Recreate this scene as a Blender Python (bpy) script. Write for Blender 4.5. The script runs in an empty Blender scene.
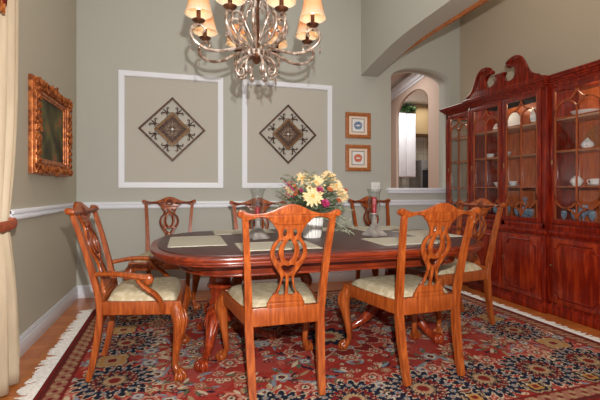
import bpy, bmesh, math, random
import numpy as np
from mathutils import Vector, Matrix
random.seed(7)
C = bpy.context.scene.collection
PI = math.pi
SC = bpy.context.scene

# ------------------------------------------------------------------ materials
def srgb(r, g, b):
    f = lambda c: (c/255/12.92) if c/255 <= .04045 else ((c/255+.055)/1.055)**2.4
    return (f(r), f(g), f(b), 1)

def new_mat(name, col, rough=.5, metal=0, coat=0, spec=.5, trans=0, ior=1.45):
    m = bpy.data.materials.new(name); m.use_nodes = True
    b = m.node_tree.nodes['Principled BSDF']
    b.inputs['Base Color'].default_value = col
    b.inputs['Roughness'].default_value = rough
    b.inputs['Metallic'].default_value = metal
    b.inputs['Coat Weight'].default_value = coat
    b.inputs['Coat Roughness'].default_value = .12
    b.inputs['Specular IOR Level'].default_value = spec
    b.inputs['Transmission Weight'].default_value = trans
    b.inputs['IOR'].default_value = ior
    return m

def noisy(name, c1, c2, scale=(8, 8, 8), nscale=4, detail=4, rough=.5, coat=0, bump=0, metal=0, c3=None, coord='Object', lo=.35, hi=.65):
    """two or three colours mixed by a stretched noise"""
    m = new_mat(name, c1, rough, metal, coat)
    nt = m.node_tree; n = nt.nodes; L = nt.links
    b = n['Principled BSDF']
    tc = n.new('ShaderNodeTexCoord'); mp = n.new('ShaderNodeMapping')
    mp.inputs['Scale'].default_value = scale
    nz = n.new('ShaderNodeTexNoise'); nz.inputs['Scale'].default_value = nscale; nz.inputs['Detail'].default_value = detail
    rp = n.new('ShaderNodeValToRGB')
    rp.color_ramp.elements[0].position = lo; rp.color_ramp.elements[0].color = c1
    rp.color_ramp.elements[1].position = hi; rp.color_ramp.elements[1].color = c2
    if c3:
        e = rp.color_ramp.elements.new((lo+hi)/2); e.color = c3
    L.new(tc.outputs[coord], mp.inputs['Vector']); L.new(mp.outputs[0], nz.inputs['Vector'])
    L.new(nz.outputs['Fac'], rp.inputs['Fac']); L.new(rp.outputs['Color'], b.inputs['Base Color'])
    if bump:
        bp = n.new('ShaderNodeBump'); bp.inputs['Strength'].default_value = bump; bp.inputs['Distance'].default_value = .01
        L.new(nz.outputs['Fac'], bp.inputs['Height']); L.new(bp.outputs[0], b.inputs['Normal'])
    return m

M = {}
M['wall_up'] = noisy('sage_paint', srgb(179,179,169), srgb(182,182,172), nscale=30, rough=.8, bump=.03)
M['wall_low'] = noisy('taupe_paint', srgb(184,168,144), srgb(187,171,147), nscale=30, rough=.8, bump=.03)
M['wall_warm'] = noisy('beige_lit_paint', srgb(190,177,156), srgb(193,180,159), nscale=30, rough=.8, bump=.03)  # wall tone shifted to beige, carrying the warm light of the bay
M['wall_left'] = noisy('sage_paint_warm_lit', srgb(183,176,158), srgb(186,179,161), nscale=30, rough=.8, bump=.03)  # same sage paint, warmed in colour to carry the light on this wall
M['panel'] = noisy('panel_paint', srgb(184,180,169), srgb(187,183,172), nscale=30, rough=.8)
M['white'] = new_mat('white_trim_paint', srgb(232,235,242), .45)
M['ceil'] = new_mat('ceiling_paint', srgb(225,224,218), .9)
M['pink'] = new_mat('kitchen_wall_paint', srgb(205,182,168), .8)
M['chair'] = noisy('honey_cherry_wood', srgb(126,54,17), srgb(168,86,34), (22,22,2.2), 3, 5, .36, .18, c3=srgb(148,70,25))
M['chair'].node_tree.nodes['Principled BSDF'].inputs['Coat Roughness'].default_value = .2
M['chairdark'] = noisy('shaded_carving_wood', srgb(74,24,9), srgb(112,46,18), (12,12,6), 4, 4, .32, .25)  # carving darkened in colour for the weaker light on the chair fronts
M['cab'] = noisy('dark_cherry_wood', srgb(94,17,6), srgb(150,44,15), (14,14,2), 3, 5, .3, .3, c3=srgb(116,23,8))
M['cabpanel'] = noisy('figured_cherry_wood', srgb(106,20,7), srgb(160,54,18), (9,9,1.3), 3, 6, .28, .3, c3=srgb(130,32,10))
M['muntin'] = noisy('light_cherry_wood', srgb(140,66,32), srgb(164,84,44), (12,12,2), 3, 4, .35, .2)
M['cabin'] = noisy('cabinet_lining_wood', srgb(186,88,42), srgb(214,116,62), (12,12,2), 3, 4, .35, .2)
M['tab'] = noisy('table_cherry_wood', srgb(88,26,10), srgb(132,48,18), (2,14,14), 3, 5, .32, .25, c3=srgb(108,35,13))
M['ped'] = noisy('pedestal_cherry_wood', srgb(110,36,15), srgb(160,64,28), (14,14,3), 3, 5, .25, .4, c3=srgb(134,47,20))
M['pad'] = noisy('dark_table_pad', srgb(66,38,36), srgb(76,46,42), (3,20,3), 5, 4, .42)
M['seat'] = noisy('cream_damask', srgb(176,162,130), srgb(194,182,154), (1,1,1), 26, 3, .75, bump=.08, c3=srgb(183,169,139), lo=.42, hi=.58)
M['mat_cloth'] = noisy('woven_placemat', srgb(182,176,158), srgb(192,187,170), (60,60,60), 5, 2, .85, bump=.15)
M['gold'] = noisy('antique_gold_leaf', srgb(120,60,26), srgb(206,128,70), (1,1,1), 28, 4, .4, metal=.4, c3=srgb(176,98,48))
M['goldwood'] = noisy('gilt_wood', srgb(150,86,44), srgb(186,116,64), (8,8,8), 6, 4, .35, .3)
M['iron'] = noisy('bronzed_iron', srgb(62,42,34), srgb(104,76,60), (1,1,1), 40, 3, .5, metal=.3)
M['bronze'] = noisy('brown_gold_metal', srgb(104,74,44), srgb(134,100,62), (1,1,1), 50, 3, .5, metal=.3)
M['chand'] = noisy('antique_silver_metal', srgb(140,118,102), srgb(236,230,222), (1,1,1), 30, 3, .3, metal=.7, c3=srgb(188,170,156))
M['chanddark'] = noisy('dark_bronze_metal', srgb(74,46,32), srgb(112,74,52), (1,1,1), 30, 3, .35, metal=.6)
M['crystal'] = new_mat('smoky_crystal', srgb(190,180,172), .05, trans=.8, ior=1.5)
M['pewter'] = noisy('pewter', srgb(140,134,130), srgb(180,174,168), (1,1,1), 20, 3, .38, metal=.3)
M['redcandle'] = new_mat('red_candle_wax', srgb(170,30,44), .5)
M['china'] = new_mat('white_china', srgb(236,236,236), .2, coat=.3)
M['bluechina'] = noisy('blue_white_china', srgb(226,230,236), srgb(150,176,206), (1,1,1), 22, 3, .2, lo=.55, hi=.7)
M['brass'] = new_mat('brass', srgb(206,176,120), .25, metal=.9)
M['curtain'] = noisy('cream_drape_silk', srgb(182,164,138), srgb(198,181,154), (4,4,.6), 4, 3, .55)
M['tie'] = noisy('rust_tie_cord', srgb(150,72,44), srgb(180,96,64), (4,4,4), 8, 3, .7)
M['wall_low_back'] = noisy('sage_dado_paint', srgb(184,182,170), srgb(187,185,173), nscale=30, rough=.8, bump=.03)
M['redfabric'] = noisy('red_swag_fabric', srgb(120,20,18), srgb(160,40,34), (4,4,4), 5, 3, .7)
M['fringe'] = noisy('cream_fringe', srgb(214,208,200), srgb(240,236,230), (1,1,1), 60, 3, .9, bump=.3)
M['plantgreen'] = noisy('ivy_green', srgb(36,66,30), srgb(72,104,54), (1,1,1), 30, 3, .6)
M['leafsage'] = noisy('sage_leaf', srgb(112,122,96), srgb(172,176,152), (1,1,1), 20, 3, .6)
M['leafdark'] = noisy('dark_leaf', srgb(66,82,58), srgb(108,118,86), (1,1,1), 20, 3, .6)
M['petal'] = noisy('cream_yellow_petal', srgb(222,188,130), srgb(236,212,166), (1,1,1), 30, 3, .6)
M['petalcore'] = noisy('golden_flower_core', srgb(196,146,60), srgb(222,176,84), (1,1,1), 60, 3, .7)
M['magenta'] = noisy('magenta_petal', srgb(140,24,74), srgb(184,50,104), (1,1,1), 30, 3, .6)
M['rust'] = noisy('rust_petal', srgb(184,84,50), srgb(216,130,88), (1,1,1), 30, 3, .6)
M['pot'] = new_mat('white_ceramic', srgb(228,226,222), .35)
M['black'] = new_mat('black_plastic', srgb(28,26,26), .35)
M['steel'] = new_mat('brushed_steel', srgb(170,166,162), .35, metal=.8)
M['tan'] = new_mat('tan_kitchen_paint', srgb(172,148,108), .8)
M['counter'] = new_mat('stone_counter', srgb(140,124,104), .3)
M['matboard'] = new_mat('cream_mat_board', srgb(232,212,192), .8)
M['paper'] = new_mat('print_paper', srgb(226,226,224), .8)
M['blueink'] = noisy('blue_print_ink', srgb(70,98,136), srgb(150,166,186), (1,1,1), 60, 3, .8)
M['redink'] = noisy('red_print_ink', srgb(190,78,52), srgb(216,140,104), (1,1,1), 60, 3, .8)
M['darkink'] = new_mat('dark_print_line', srgb(70,62,62), .8)
M['plastic'] = new_mat('white_plastic', srgb(232,232,230), .4)

def glass_mat(name, tint, mix=.1):
    m = bpy.data.materials.new(name); m.use_nodes = True
    nt = m.node_tree; n = nt.nodes; n.clear()
    out = n.new('ShaderNodeOutputMaterial'); t = n.new('ShaderNodeBsdfTransparent'); g = n.new('ShaderNodeBsdfGlossy')
    t.inputs['Color'].default_value = tint; g.inputs['Roughness'].default_value = .03
    fr = n.new('ShaderNodeLayerWeight'); fr.inputs['Blend'].default_value = .5
    pw = n.new('ShaderNodeMath'); pw.operation = 'POWER'; pw.inputs[1].default_value = 4
    ad = n.new('ShaderNodeMath'); ad.operation = 'MULTIPLY_ADD'; ad.inputs[1].default_value = .55; ad.inputs[2].default_value = mix; ad.use_clamp = True
    mx = n.new('ShaderNodeMixShader')
    nt.links.new(fr.outputs['Facing'], pw.inputs[0]); nt.links.new(pw.outputs[0], ad.inputs[0]); nt.links.new(ad.outputs[0], mx.inputs[0])
    nt.links.new(t.outputs[0], mx.inputs[1]); nt.links.new(g.outputs[0], mx.inputs[2]); nt.links.new(mx.outputs[0], out.inputs[0])
    return m
M['pane'] = glass_mat('cabinet_glass', (.95,.95,.95,1), .03)
M['glass'] = glass_mat('clear_glass', (.95,.96,.96,1), .07)
def crystal_mat():
    m = new_mat('bluish_crystal_glass', srgb(176,200,224), .08, coat=.6); nt = m.node_tree; n = nt.nodes
    t = n.new('ShaderNodeBsdfTransparent'); t.inputs['Color'].default_value = (.94,.97,1,1)
    lw = n.new('ShaderNodeLayerWeight'); ma = n.new('ShaderNodeMath'); ma.operation = 'MULTIPLY_ADD'; ma.inputs[1].default_value = .6; ma.inputs[2].default_value = .16; ma.use_clamp = True
    mx = n.new('ShaderNodeMixShader'); nt.links.new(lw.outputs['Facing'], ma.inputs[0]); nt.links.new(ma.outputs[0], mx.inputs[0])
    nt.links.new(t.outputs[0], mx.inputs[1]); nt.links.new(n['Principled BSDF'].outputs[0], mx.inputs[2]); nt.links.new(mx.outputs[0], n['Material Output'].inputs[0])
    return m
M['blueglass'] = crystal_mat()

def shade_mat():
    m = bpy.data.materials.new('silk_shade'); m.use_nodes = True
    nt = m.node_tree; n = nt.nodes; b = n['Principled BSDF']
    tc = n.new('ShaderNodeTexCoord'); sp = n.new('ShaderNodeSeparateXYZ'); rp = n.new('ShaderNodeValToRGB')
    rp.color_ramp.elements[0].position = .0; rp.color_ramp.elements[0].color = srgb(246,236,216)
    rp.color_ramp.elements[1].position = .5; rp.color_ramp.elements[1].color = srgb(236,200,160)
    nt.links.new(tc.outputs['Generated'], sp.inputs[0]); nt.links.new(sp.outputs['Z'], rp.inputs['Fac'])
    nt.links.new(rp.outputs['Color'], b.inputs['Base Color']); b.inputs['Roughness'].default_value = .8
    tl = n.new('ShaderNodeBsdfTranslucent'); mx = n.new('ShaderNodeMixShader'); mx.inputs[0].default_value = .55
    nt.links.new(rp.outputs['Color'], tl.inputs['Color'])
    out = n['Material Output']
    nt.links.new(b.outputs[0], mx.inputs[1]); nt.links.new(tl.outputs[0], mx.inputs[2]); nt.links.new(mx.outputs[0], out.inputs[0])
    return m
M['shade'] = shade_mat()
def emis(name, col, s):
    m = new_mat(name, col); b = m.node_tree.nodes['Principled BSDF']
    b.inputs['Emission Color'].default_value = col; b.inputs['Emission Strength'].default_value = s
    return m
M['bulb'] = emis('lit_bulb', (1,.78,.5,1), 12)

def floor_mat():
    m = new_mat('oak_plank_floor', srgb(178,118,70), .3, coat=.25)
    nt = m.node_tree; n = nt.nodes; L = nt.links; b = n['Principled BSDF']
    tc = n.new('ShaderNodeTexCoord'); mp = n.new('ShaderNodeMapping'); mp.inputs['Rotation'].default_value = (0,0,0)
    br = n.new('ShaderNodeTexBrick'); br.inputs['Scale'].default_value = 1
    br.inputs['Brick Width'].default_value = .9; br.inputs['Row Height'].default_value = .085
    br.inputs['Mortar Size'].default_value = .0012; br.inputs['Mortar'].default_value = srgb(96,56,30)
    br.inputs['Color1'].default_value = srgb(204,124,60); br.inputs['Color2'].default_value = srgb(182,102,46)
    br.offset = .37
    nz = n.new('ShaderNodeTexNoise'); mp2 = n.new('ShaderNodeMapping'); mp2.inputs['Scale'].default_value = (2,30,1)
    nz.inputs['Scale'].default_value = 2; nz.inputs['Detail'].default_value = 5
    mx = n.new('ShaderNodeMixRGB'); mx.blend_type = 'MULTIPLY'; mx.inputs[0].default_value = .5
    rp = n.new('ShaderNodeValToRGB'); rp.color_ramp.elements[0].color = (.6,.55,.5,1); rp.color_ramp.elements[0].position = .3; rp.color_ramp.elements[1].position = .7
    L.new(tc.outputs['Object'], mp.inputs[0]); L.new(mp.outputs[0], br.inputs['Vector'])
    L.new(tc.outputs['Object'], mp2.inputs[0]); L.new(mp2.outputs[0], nz.inputs['Vector']); L.new(nz.outputs['Fac'], rp.inputs[0])
    L.new(br.outputs['Color'], mx.inputs[1]); L.new(rp.outputs[0], mx.inputs[2]); L.new(mx.outputs[0], b.inputs['Base Color'])
    return m
M['floor'] = floor_mat()
def tile_mat():
    m = new_mat('cream_wall_tile', srgb(200,190,176), .3)
    nt = m.node_tree; n = nt.nodes; L = nt.links; b = n['Principled BSDF']
    tc = n.new('ShaderNodeTexCoord'); mp = n.new('ShaderNodeMapping'); mp.inputs['Rotation'].default_value = (PI/2,0,0)
    br = n.new('ShaderNodeTexBrick'); br.offset = 0; br.inputs['Scale'].default_value = 1
    br.inputs['Brick Width'].default_value = .15; br.inputs['Row Height'].default_value = .15; br.inputs['Mortar Size'].default_value = .006
    br.inputs['Color1'].default_value = srgb(206,196,182); br.inputs['Color2'].default_value = srgb(192,180,164); br.inputs['Mortar'].default_value = srgb(160,150,138)
    L.new(tc.outputs['Object'], mp.inputs[0]); L.new(mp.outputs[0], br.inputs['Vector']); L.new(br.outputs['Color'], b.inputs['Base Color'])
    return m
M['tile'] = tile_mat()
def painting_mat():
    m = new_mat('old_still_life_paint', srgb(60,52,36), .65)
    nt = m.node_tree; n = nt.nodes; L = nt.links; b = n['Principled BSDF']
    tc = n.new('ShaderNodeTexCoord'); nz = n.new('ShaderNodeTexNoise'); nz.inputs['Scale'].default_value = 6; nz.inputs['Detail'].default_value = 5
    rp = n.new('ShaderNodeValToRGB'); e = rp.color_ramp.elements
    e[0].position = .34; e[0].color = srgb(40,38,20); e[1].position = .72; e[1].color = srgb(160,84,50)
    x = e.new(.5); x.color = srgb(78,70,34); x = e.new(.6); x.color = srgb(96,98,54)
    L.new(tc.outputs['Object'], nz.inputs['Vector']); L.new(nz.outputs['Fac'], rp.inputs[0]); L.new(rp.outputs[0], b.inputs['Base Color'])
    return m
M['painting'] = painting_mat()
def vcol_mat():
    m = new_mat('oriental_wool', (1,1,1,1), .9, spec=.15)
    nt = m.node_tree; n = nt.nodes; a = n.new('ShaderNodeVertexColor'); a.layer_name = 'dye'
    nz = n.new('ShaderNodeTexNoise'); nz.inputs['Scale'].default_value = 220; bp = n.new('ShaderNodeBump'); bp.inputs['Strength'].default_value = .25; bp.inputs['Distance'].default_value = .01
    tc = n.new('ShaderNodeTexCoord'); nt.links.new(tc.outputs['Object'], nz.inputs['Vector'])
    nt.links.new(nz.outputs['Fac'], bp.inputs['Height']); nt.links.new(bp.outputs[0], n['Principled BSDF'].inputs['Normal'])
    nt.links.new(a.outputs['Color'], n['Principled BSDF'].inputs['Base Color'])
    return m
M['rug'] = vcol_mat()

# ------------------------------------------------------------------ geometry helpers
def catmull(pts, k=6, closed=False):
    P = [Vector(p) for p in pts]; n = len(P); out = []
    for i in range(n if closed else n-1):
        if closed: p0, p1, p2, p3 = P[i-1], P[i], P[(i+1) % n], P[(i+2) % n]
        else: p0, p1, p2, p3 = P[max(i-1,0)], P[i], P[i+1], P[min(i+2,n-1)]
        for j in range(k):
            t = j/k
            out.append(.5*((2*p1)+(-p0+p2)*t+(2*p0-5*p1+4*p2-p3)*t*t+(-p0+3*p1-3*p2+p3)*t**3))
    if not closed: out.append(P[-1])
    return out

class MB:
    def __init__(s): s.bm = bmesh.new()
    def box(s, x0, x1, y0, y1, z0, z1, bevel=0, mat=None):
        bm2 = bmesh.new(); bmesh.ops.create_cube(bm2, size=1)
        for v in bm2.verts:
            v.co = Vector(((x0+x1)/2+v.co.x*(x1-x0), (y0+y1)/2+v.co.y*(y1-y0), (z0+z1)/2+v.co.z*(z1-z0)))
        if bevel: bmesh.ops.bevel(bm2, geom=bm2.edges[:], offset=bevel, segments=2, affect='EDGES', profile=.5)
        if mat is not None: bm2.transform(mat)
        s.merge(bm2); return s
    def merge(s, bm2):
        me = bpy.data.meshes.new('t'); bm2.to_mesh(me); bm2.free(); s.bm.from_mesh(me); bpy.data.meshes.remove(me)
    def add_mesh(s, me, mat=None):
        if mat is not None: me.transform(mat)
        s.bm.from_mesh(me); bpy.data.meshes.remove(me)
    def tube(s, pts, r, n=8, sx=1, sy=1, up=(0,0,1), caps=True, square=False):
        P = [Vector(p) for p in pts]; N = len(P)
        R = r if isinstance(r, (list, tuple)) else [r]*N
        if len(R) != N:
            R = [np.interp(i/(N-1), np.linspace(0,1,len(R)), R) for i in range(N)]
        rings = []; side = None
        for i in range(N):
            T = (P[min(i+1,N-1)]-P[max(i-1,0)]).normalized()
            if side is None:
                u = Vector(up)
                if abs(T.dot(u)) > .95: u = Vector((0,1,0)) if abs(T.y) < .9 else Vector((1,0,0))
                side = T.cross(u).normalized()
            else:
                side = (side-T*side.dot(T)).normalized()
            nrm = side.cross(T)
            ring = []
            if square:
                for a, b in ((1,1),(-1,1),(-1,-1),(1,-1)):
                    ring.append(s.bm.verts.new(P[i]+side*a*R[i]*sx+nrm*b*R[i]*sy))
            else:
                for k in range(n):
                    a = 2*PI*k/n
                    ring.append(s.bm.verts.new(P[i]+side*math.cos(a)*R[i]*sx+nrm*math.sin(a)*R[i]*sy))
            rings.append(ring)
        m = len(rings[0])
        for i in range(N-1):
            for k in range(m):
                s.bm.faces.new((rings[i][k], rings[i][(k+1) % m], rings[i+1][(k+1) % m], rings[i+1][k]))
        if caps:
            s.bm.faces.new(rings[0][::-1]); s.bm.faces.new(rings[-1])
        return s
    def lathe(s, prof, n=20, c=(0,0,0), axis='Z', mat=None):
        """prof: (radius, height) list"""
        c = Vector(c); rings = []
        bm = bmesh.new()
        for r, h in prof:
            if r < 1e-5: rings.append([bm.verts.new((0,0,h))])
            else: rings.append([bm.verts.new((r*math.cos(2*PI*k/n), r*math.sin(2*PI*k/n), h)) for k in range(n)])
        for a, b in zip(rings, rings[1:]):
            if len(a) == 1 and len(b) == 1: continue
            for k in range(n):
                k2 = (k+1) % n
                if len(a) == 1: bm.faces.new((a[0], b[k2], b[k]))
                elif len(b) == 1: bm.faces.new((a[k], a[k2], b[0]))
                else: bm.faces.new((a[k], a[k2], b[k2], b[k]))
        if axis == 'Y': bm.transform(Matrix.Rotation(PI/2, 4, 'X'))
        if axis == 'X': bm.transform(Matrix.Rotation(PI/2, 4, 'Y'))
        if mat is not None: bm.transform(mat)
        bm.transform(Matrix.Translation(c)); s.merge(bm); return s
    def ball(s, c, r, sub=2, scale=(1,1,1)):
        bm = bmesh.new(); bmesh.ops.create_icosphere(bm, subdivisions=sub, radius=r)
        bm.transform(Matrix.Translation(Vector(c)) @ Matrix.Diagonal((*scale, 1))); s.merge(bm); return s
    def prism(s, outer, holes=(), depth=.02, bevel=0, mat=None):
        """2-D outlines extruded to ±depth/2 (local XY plane, thickness along Z), then moved by mat"""
        cu = bpy.data.curves.new('t', 'CURVE'); cu.dimensions = '2D'; cu.fill_mode = 'BOTH'
        cu.extrude = max(depth/2-bevel, .0001); cu.bevel_depth = bevel; cu.bevel_resolution = 1; cu.offset = -bevel
        for poly in [outer]+list(holes):
            sp = cu.splines.new('POLY'); sp.points.add(len(poly)-1); sp.use_cyclic_u = True
            for p, q in zip(sp.points, poly): p.co = (q[0], q[1], 0, 1)
        o = bpy.data.objects.new('t', cu); me = bpy.data.meshes.new_from_object(o)
        bpy.data.objects.remove(o); bpy.data.curves.remove(cu)
        s.add_mesh(me, mat); return s
    def strip(s, poly, path, closed=False):
        """sweep of a section (offset-out, offset-up) is not needed here"""
    def build(s, name, mat, parent=None, smooth=40, weld=True):
        if weld: bmesh.ops.remove_doubles(s.bm, verts=s.bm.verts, dist=.00005)
        bmesh.ops.recalc_face_normals(s.bm, faces=s.bm.faces)
        me = bpy.data.meshes.new(name); s.bm.to_mesh(me); s.bm.free()
        mats = mat if isinstance(mat, (list, tuple)) else [mat]
        for m in mats: me.materials.append(m)
        if smooth:
            me.polygons.foreach_set('use_smooth', [True]*len(me.polygons)); me.set_sharp_from_angle(angle=math.radians(smooth))
        o = bpy.data.objects.new(name, me); C.objects.link(o)
        if parent is not None: o.parent = parent
        return o

XZ = Matrix(((1,0,0,0),(0,0,-1,0),(0,1,0,0),(0,0,0,1)))        # prism XY -> world XZ (thickness along Y)
YZ = Matrix(((0,0,1,0),(1,0,0,0),(0,1,0,0),(0,0,0,1)))         # prism XY -> world YZ (thickness along X)
T = lambda x, y, z: Matrix.Translation((x, y, z))
RZ = lambda a: Matrix.Rotation(a, 4, 'Z')
def mirror(half, tol=1e-6):
    """half outline from the centre top round to the centre bottom, x >= 0"""
    left = [(-x, y) for x, y in reversed(half) if x > tol]
    return list(half)+left
def smooth2(pts, k=4, closed=True): return [(p.x, p.y) for p in catmull([(x, y, 0) for x, y in pts], k, closed)]

def tag(o, label=None, cat=None, group=None, kind=None):
    if label: o['label'] = label
    if cat: o['category'] = cat
    if group: o['group'] = group
    if kind: o['kind'] = kind
    return o
def thing(name, label, cat, loc=(0,0,0), rz=0, group=None):
    o = bpy.data.objects.new(name, None); C.objects.link(o); o.empty_display_size = .1
    o.location = loc; o.rotation_euler = (0,0,rz)
    return tag(o, label, cat, group)
def structure(o): o['kind'] = 'structure'; return o
def copy_tree(root, loc=None, rz=None, label=None, group=None):
    def rec(o, par):
        c = o.copy(); C.objects.link(c)
        if par is not None: c.parent = par
        for ch in list(o.children): rec(ch, c)
        return c
    c = rec(root, None)
    if loc is not None: c.location = loc
    if rz is not None: c.rotation_euler = (0,0,rz)
    if label: c['label'] = label
    if group: c['group'] = group
    return c
# ------------------------------------------------------------------ camera
F, YAW, CY, H = 406.56, .2785, 190.23, 1.08
cam = bpy.data.cameras.new('camera'); co = bpy.data.objects.new('camera', cam); C.objects.link(co)
co.location = (0,0,H); co.rotation_euler = (PI/2, 0, -YAW)
cam.sensor_width = 36; cam.lens = F/600*36; cam.shift_y = -(200-CY)/600; cam.clip_start = .02
SC.camera = co

# ------------------------------------------------------------------ the room
XL, YB, XR, ZC, YF = -1.03, 4.516, 3.457, 3.75, -2.6
AX0, AX1 = 2.057, 2.28
b = MB(); b.box(-1.3, 7.0, YF, 9.0, -.1, 0); structure(b.build('floor', M['floor'], smooth=0))
b = MB(); b.box(-1.3, XR+.2, YF, YB+.24, ZC, ZC+.1); structure(b.build('ceiling', M['ceil'], smooth=0))

def two_tone(o, z, mats):
    """splits a wall mesh at the chair rail and paints the lower part with the second material"""
    me = o.data; bm = bmesh.new(); bm.from_mesh(me)
    bmesh.ops.bisect_plane(bm, geom=bm.verts[:]+bm.edges[:]+bm.faces[:], plane_co=(0,0,z), plane_no=(0,0,1))
    for f in bm.faces: f.material_index = 1 if f.calc_center_median().z < z else 0
    if len(mats) > 2:
        bmesh.ops.bisect_plane(bm, geom=bm.verts[:]+bm.edges[:]+bm.faces[:], plane_co=(2.17,0,0), plane_no=(1,0,0))
        for f in bm.faces:
            c = f.calc_center_median()
            if c.x > 2.17 and c.z > z: f.material_index = 2
    bm.to_mesh(me); bm.free(); me.materials.clear()
    for m in mats: me.materials.append(m)
    return o
# back wall with the arched pass-through
pL, pR, pz0, psp, ptop = 2.459, 3.31, 1.08, 2.47, 2.625
arch = [(pL, pz0), (pR, pz0)]+[(pL+(pR-pL)*(.5+.5*math.cos(a)), psp+(ptop-psp)*math.sin(a)) for a in np.linspace(0, PI, 25)]
b = MB(); b.prism([(XL-.25, 0), (XR+.2, 0), (XR+.2, ZC), (XL-.25, ZC)], [arch], .24, 0, T(0, YB+.12, 0) @ XZ)
wb = b.build('wall_back', M['wall_up'], smooth=0); structure(two_tone(wb, .925, [M['wall_up'], M['wall_low_back'], M['wall_warm']]))
b = MB(); b.box(XL-.25, XL, YF, YB, 0, ZC)
structure(two_tone(b.build('wall_left', M['wall_up'], smooth=0), .925, [M['wall_left'], M['wall_low']]))
b = MB(); b.box(XR, XR+.2, YF, YB, 0, ZC); structure(b.build('wall_right', M['wall_warm'], smooth=0))
# arched beam between the dining room and the cabinet bay
prof = [(4.516,2.462),(4.36,2.491),(4.2,2.519),(4.0,2.549),(3.8,2.576),(3.6,2.594),(3.4,2.602),(3.1,2.604),(2.6,2.604),(2.0,2.604),(1.6,2.602),(1.4,2.594),(1.2,2.576),(1.0,2.549),(.8,2.519),(.35,2.44)]
ps = smooth2(prof, 5, False)
outl = [(YB, ZC)]+ps+[(.35, 0), (.0, 0), (.0, ZC)]
b = MB(); b.prism(outl, (), AX1-AX0, 0, T((AX0+AX1)/2, 0, 0) @ YZ)
structure(b.build('wall_arch', M['wall_up'], smooth=30))
# timber edging on the far side of the arch soffit
b = MB(); q = [(AX1+.010, y, z-.004-.014*min(1, max(0, 4.0-y)/1.2)) for i, (y, z) in enumerate(ps) if 1.5 < y < 4.0]
b.tube(q, [.001, .008, .015, .018, .019, .019, .019, .019, .019], sx=.5, square=True)
structure(b.build('trim_1', M['goldwood'], smooth=30))

def rail_profile(b, x0, x1, y0, y1, z0, z1, d, nx, ny):
    """moulded strip standing d proud along (nx, ny) of the segment"""
    for (a, c, k) in ((0, 1, .55), (.12, .4, .8), (.62, .95, 1.0)):
        za, zb = z0+(z1-z0)*a, z0+(z1-z0)*c
        e = d*k
        b.box(min(x0, x1, x0+nx*e), max(x0, x1, x1+nx*e), min(y0, y1, y0+ny*e), max(y0, y1, y1+ny*e), za, zb, .002)
b = MB(); rail_profile(b, XL, XR, YB, YB, .892, .959, .03, 0, -1); structure(b.build('trim_2', M['white']))
b = MB(); rail_profile(b, XL, XL, 2.88, YB-.03, .892, .959, .03, 1, 0); structure(b.build('trim_3', M['white']))
def baseb(b, x0, x1, y0, y1, nx, ny):
    for (z0, z1, e) in ((0, .1, .018), (.1, .118, .014), (.118, .13, .009)):
        b.box(min(x0, x1, x0+nx*e), max(x0, x1, x1+nx*e), min(y0, y1, y0+ny*e), max(y0, y1, y1+ny*e), z0, z1, .002)
b = MB(); baseb(b, XL, XR, YB, YB, 0, -1); structure(b.build('baseboard_back', M['white']))
b = MB(); baseb(b, XL, XL, YF, YB-.018, 1, 0); structure(b.build('baseboard_left', M['white']))
b = MB(); baseb(b, XR, XR, 4.31, YB-.018, -1, 0); structure(b.build('baseboard_right', M['white']))
# two picture-mould panels
for i, (x0, x1) in enumerate(((-.642, .415), (.622, 1.683))):
    z0, z1, w = 1.105, 2.312, .056
    b = MB()
    for (k, e) in ((0, .012), (.15, .022), (.45, .016)):
        a = w*k; c = w*(1-k*.6)
        b.prism([(x0+a*.5, z0+a*.5), (x1-a*.5, z0+a*.5), (x1-a*.5, z1-a*.5), (x0+a*.5, z1-a*.5)],
                [[(x0+c, z0+c), (x1-c, z0+c), (x1-c, z1-c), (x0+c, z1-c)]], e, 0, T(0, YB-e/2, 0) @ XZ)
    o = structure(b.build('trim_%d' % (4+i), M['white']))
    b = MB(); b.box(x0+w*.8, x1-w*.8, YB-.004, YB, z0+w*.8, z1-w*.8); p = b.build('panel', M['panel'], o, smooth=0)
# pass-through ledge
b = MB(); b.box(pL-.06, pR+.02, YB-.045, YB+.27, 1.075, 1.108, .006); b.box(pL-.045, pR, YB-.025, YB, 1.045, 1.075, .004)
structure(b.build('trim_6', M['white']))

# ------------------------------------------------------------------ kitchen seen through the pass-through
S0, SD = Vector((3.41, 4.9)), Vector((.204, .981)).normalized()
ang = math.atan2(SD.y, SD.x)
KM = T(S0.x, S0.y, 0) @ RZ(ang)
oa = [(.385, 0), (1.92, 0)]+[(1.1525+.7675*math.cos(a), 2.42+.30*math.sin(a)) for a in np.linspace(0, PI, 21)]
b = MB(); b.prism([(-.2, 0), (4.0, 0), (4.0, 3.0), (-.2, 3.0)], [[(x, max(z, .01)) for x, z in oa]], .05, 0, KM @ T(0, -.025, 0) @ XZ)
structure(b.build('wall_kitchen', M['pink'], smooth=0))
b = MB()
for (z0, z1, e) in ((2.80, 2.86, .015), (2.84, 2.93, .04), (2.91, 2.97, .075)):
    b.box(-.1, 4.0, 0, e, z0, z1, .004, KM)
structure(b.build('trim_7', M['white']))
b = MB(); b.box(1.2, 7.0, YB+.24, 9.0, 3.02, 3.1); structure(b.build('ceiling_kitchen', M['ceil'], smooth=0))
b = MB(); b.box(1.2, 7.0, 8.6, 8.75, 0, 3.0); structure(b.build('wall_kitchen_far', M['tile'], smooth=0))
b = MB(); b.box(7.0, 7.15, YB+.24, 8.75, 0, 3.0); structure(b.build('wall_kitchen_right', M['tan'], smooth=0))
b = MB(); b.box(1.05, 1.2, YB+.24, 8.75, 0, 3.0); structure(b.build('wall_kitchen_left', M['pink'], smooth=0))
kc = thing('kitchen_wall_cabinet', 'tall white kitchen wall cabinet seen through the arched pass-through', 'cabinet', (4.78, 8.3, 1.37))
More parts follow.
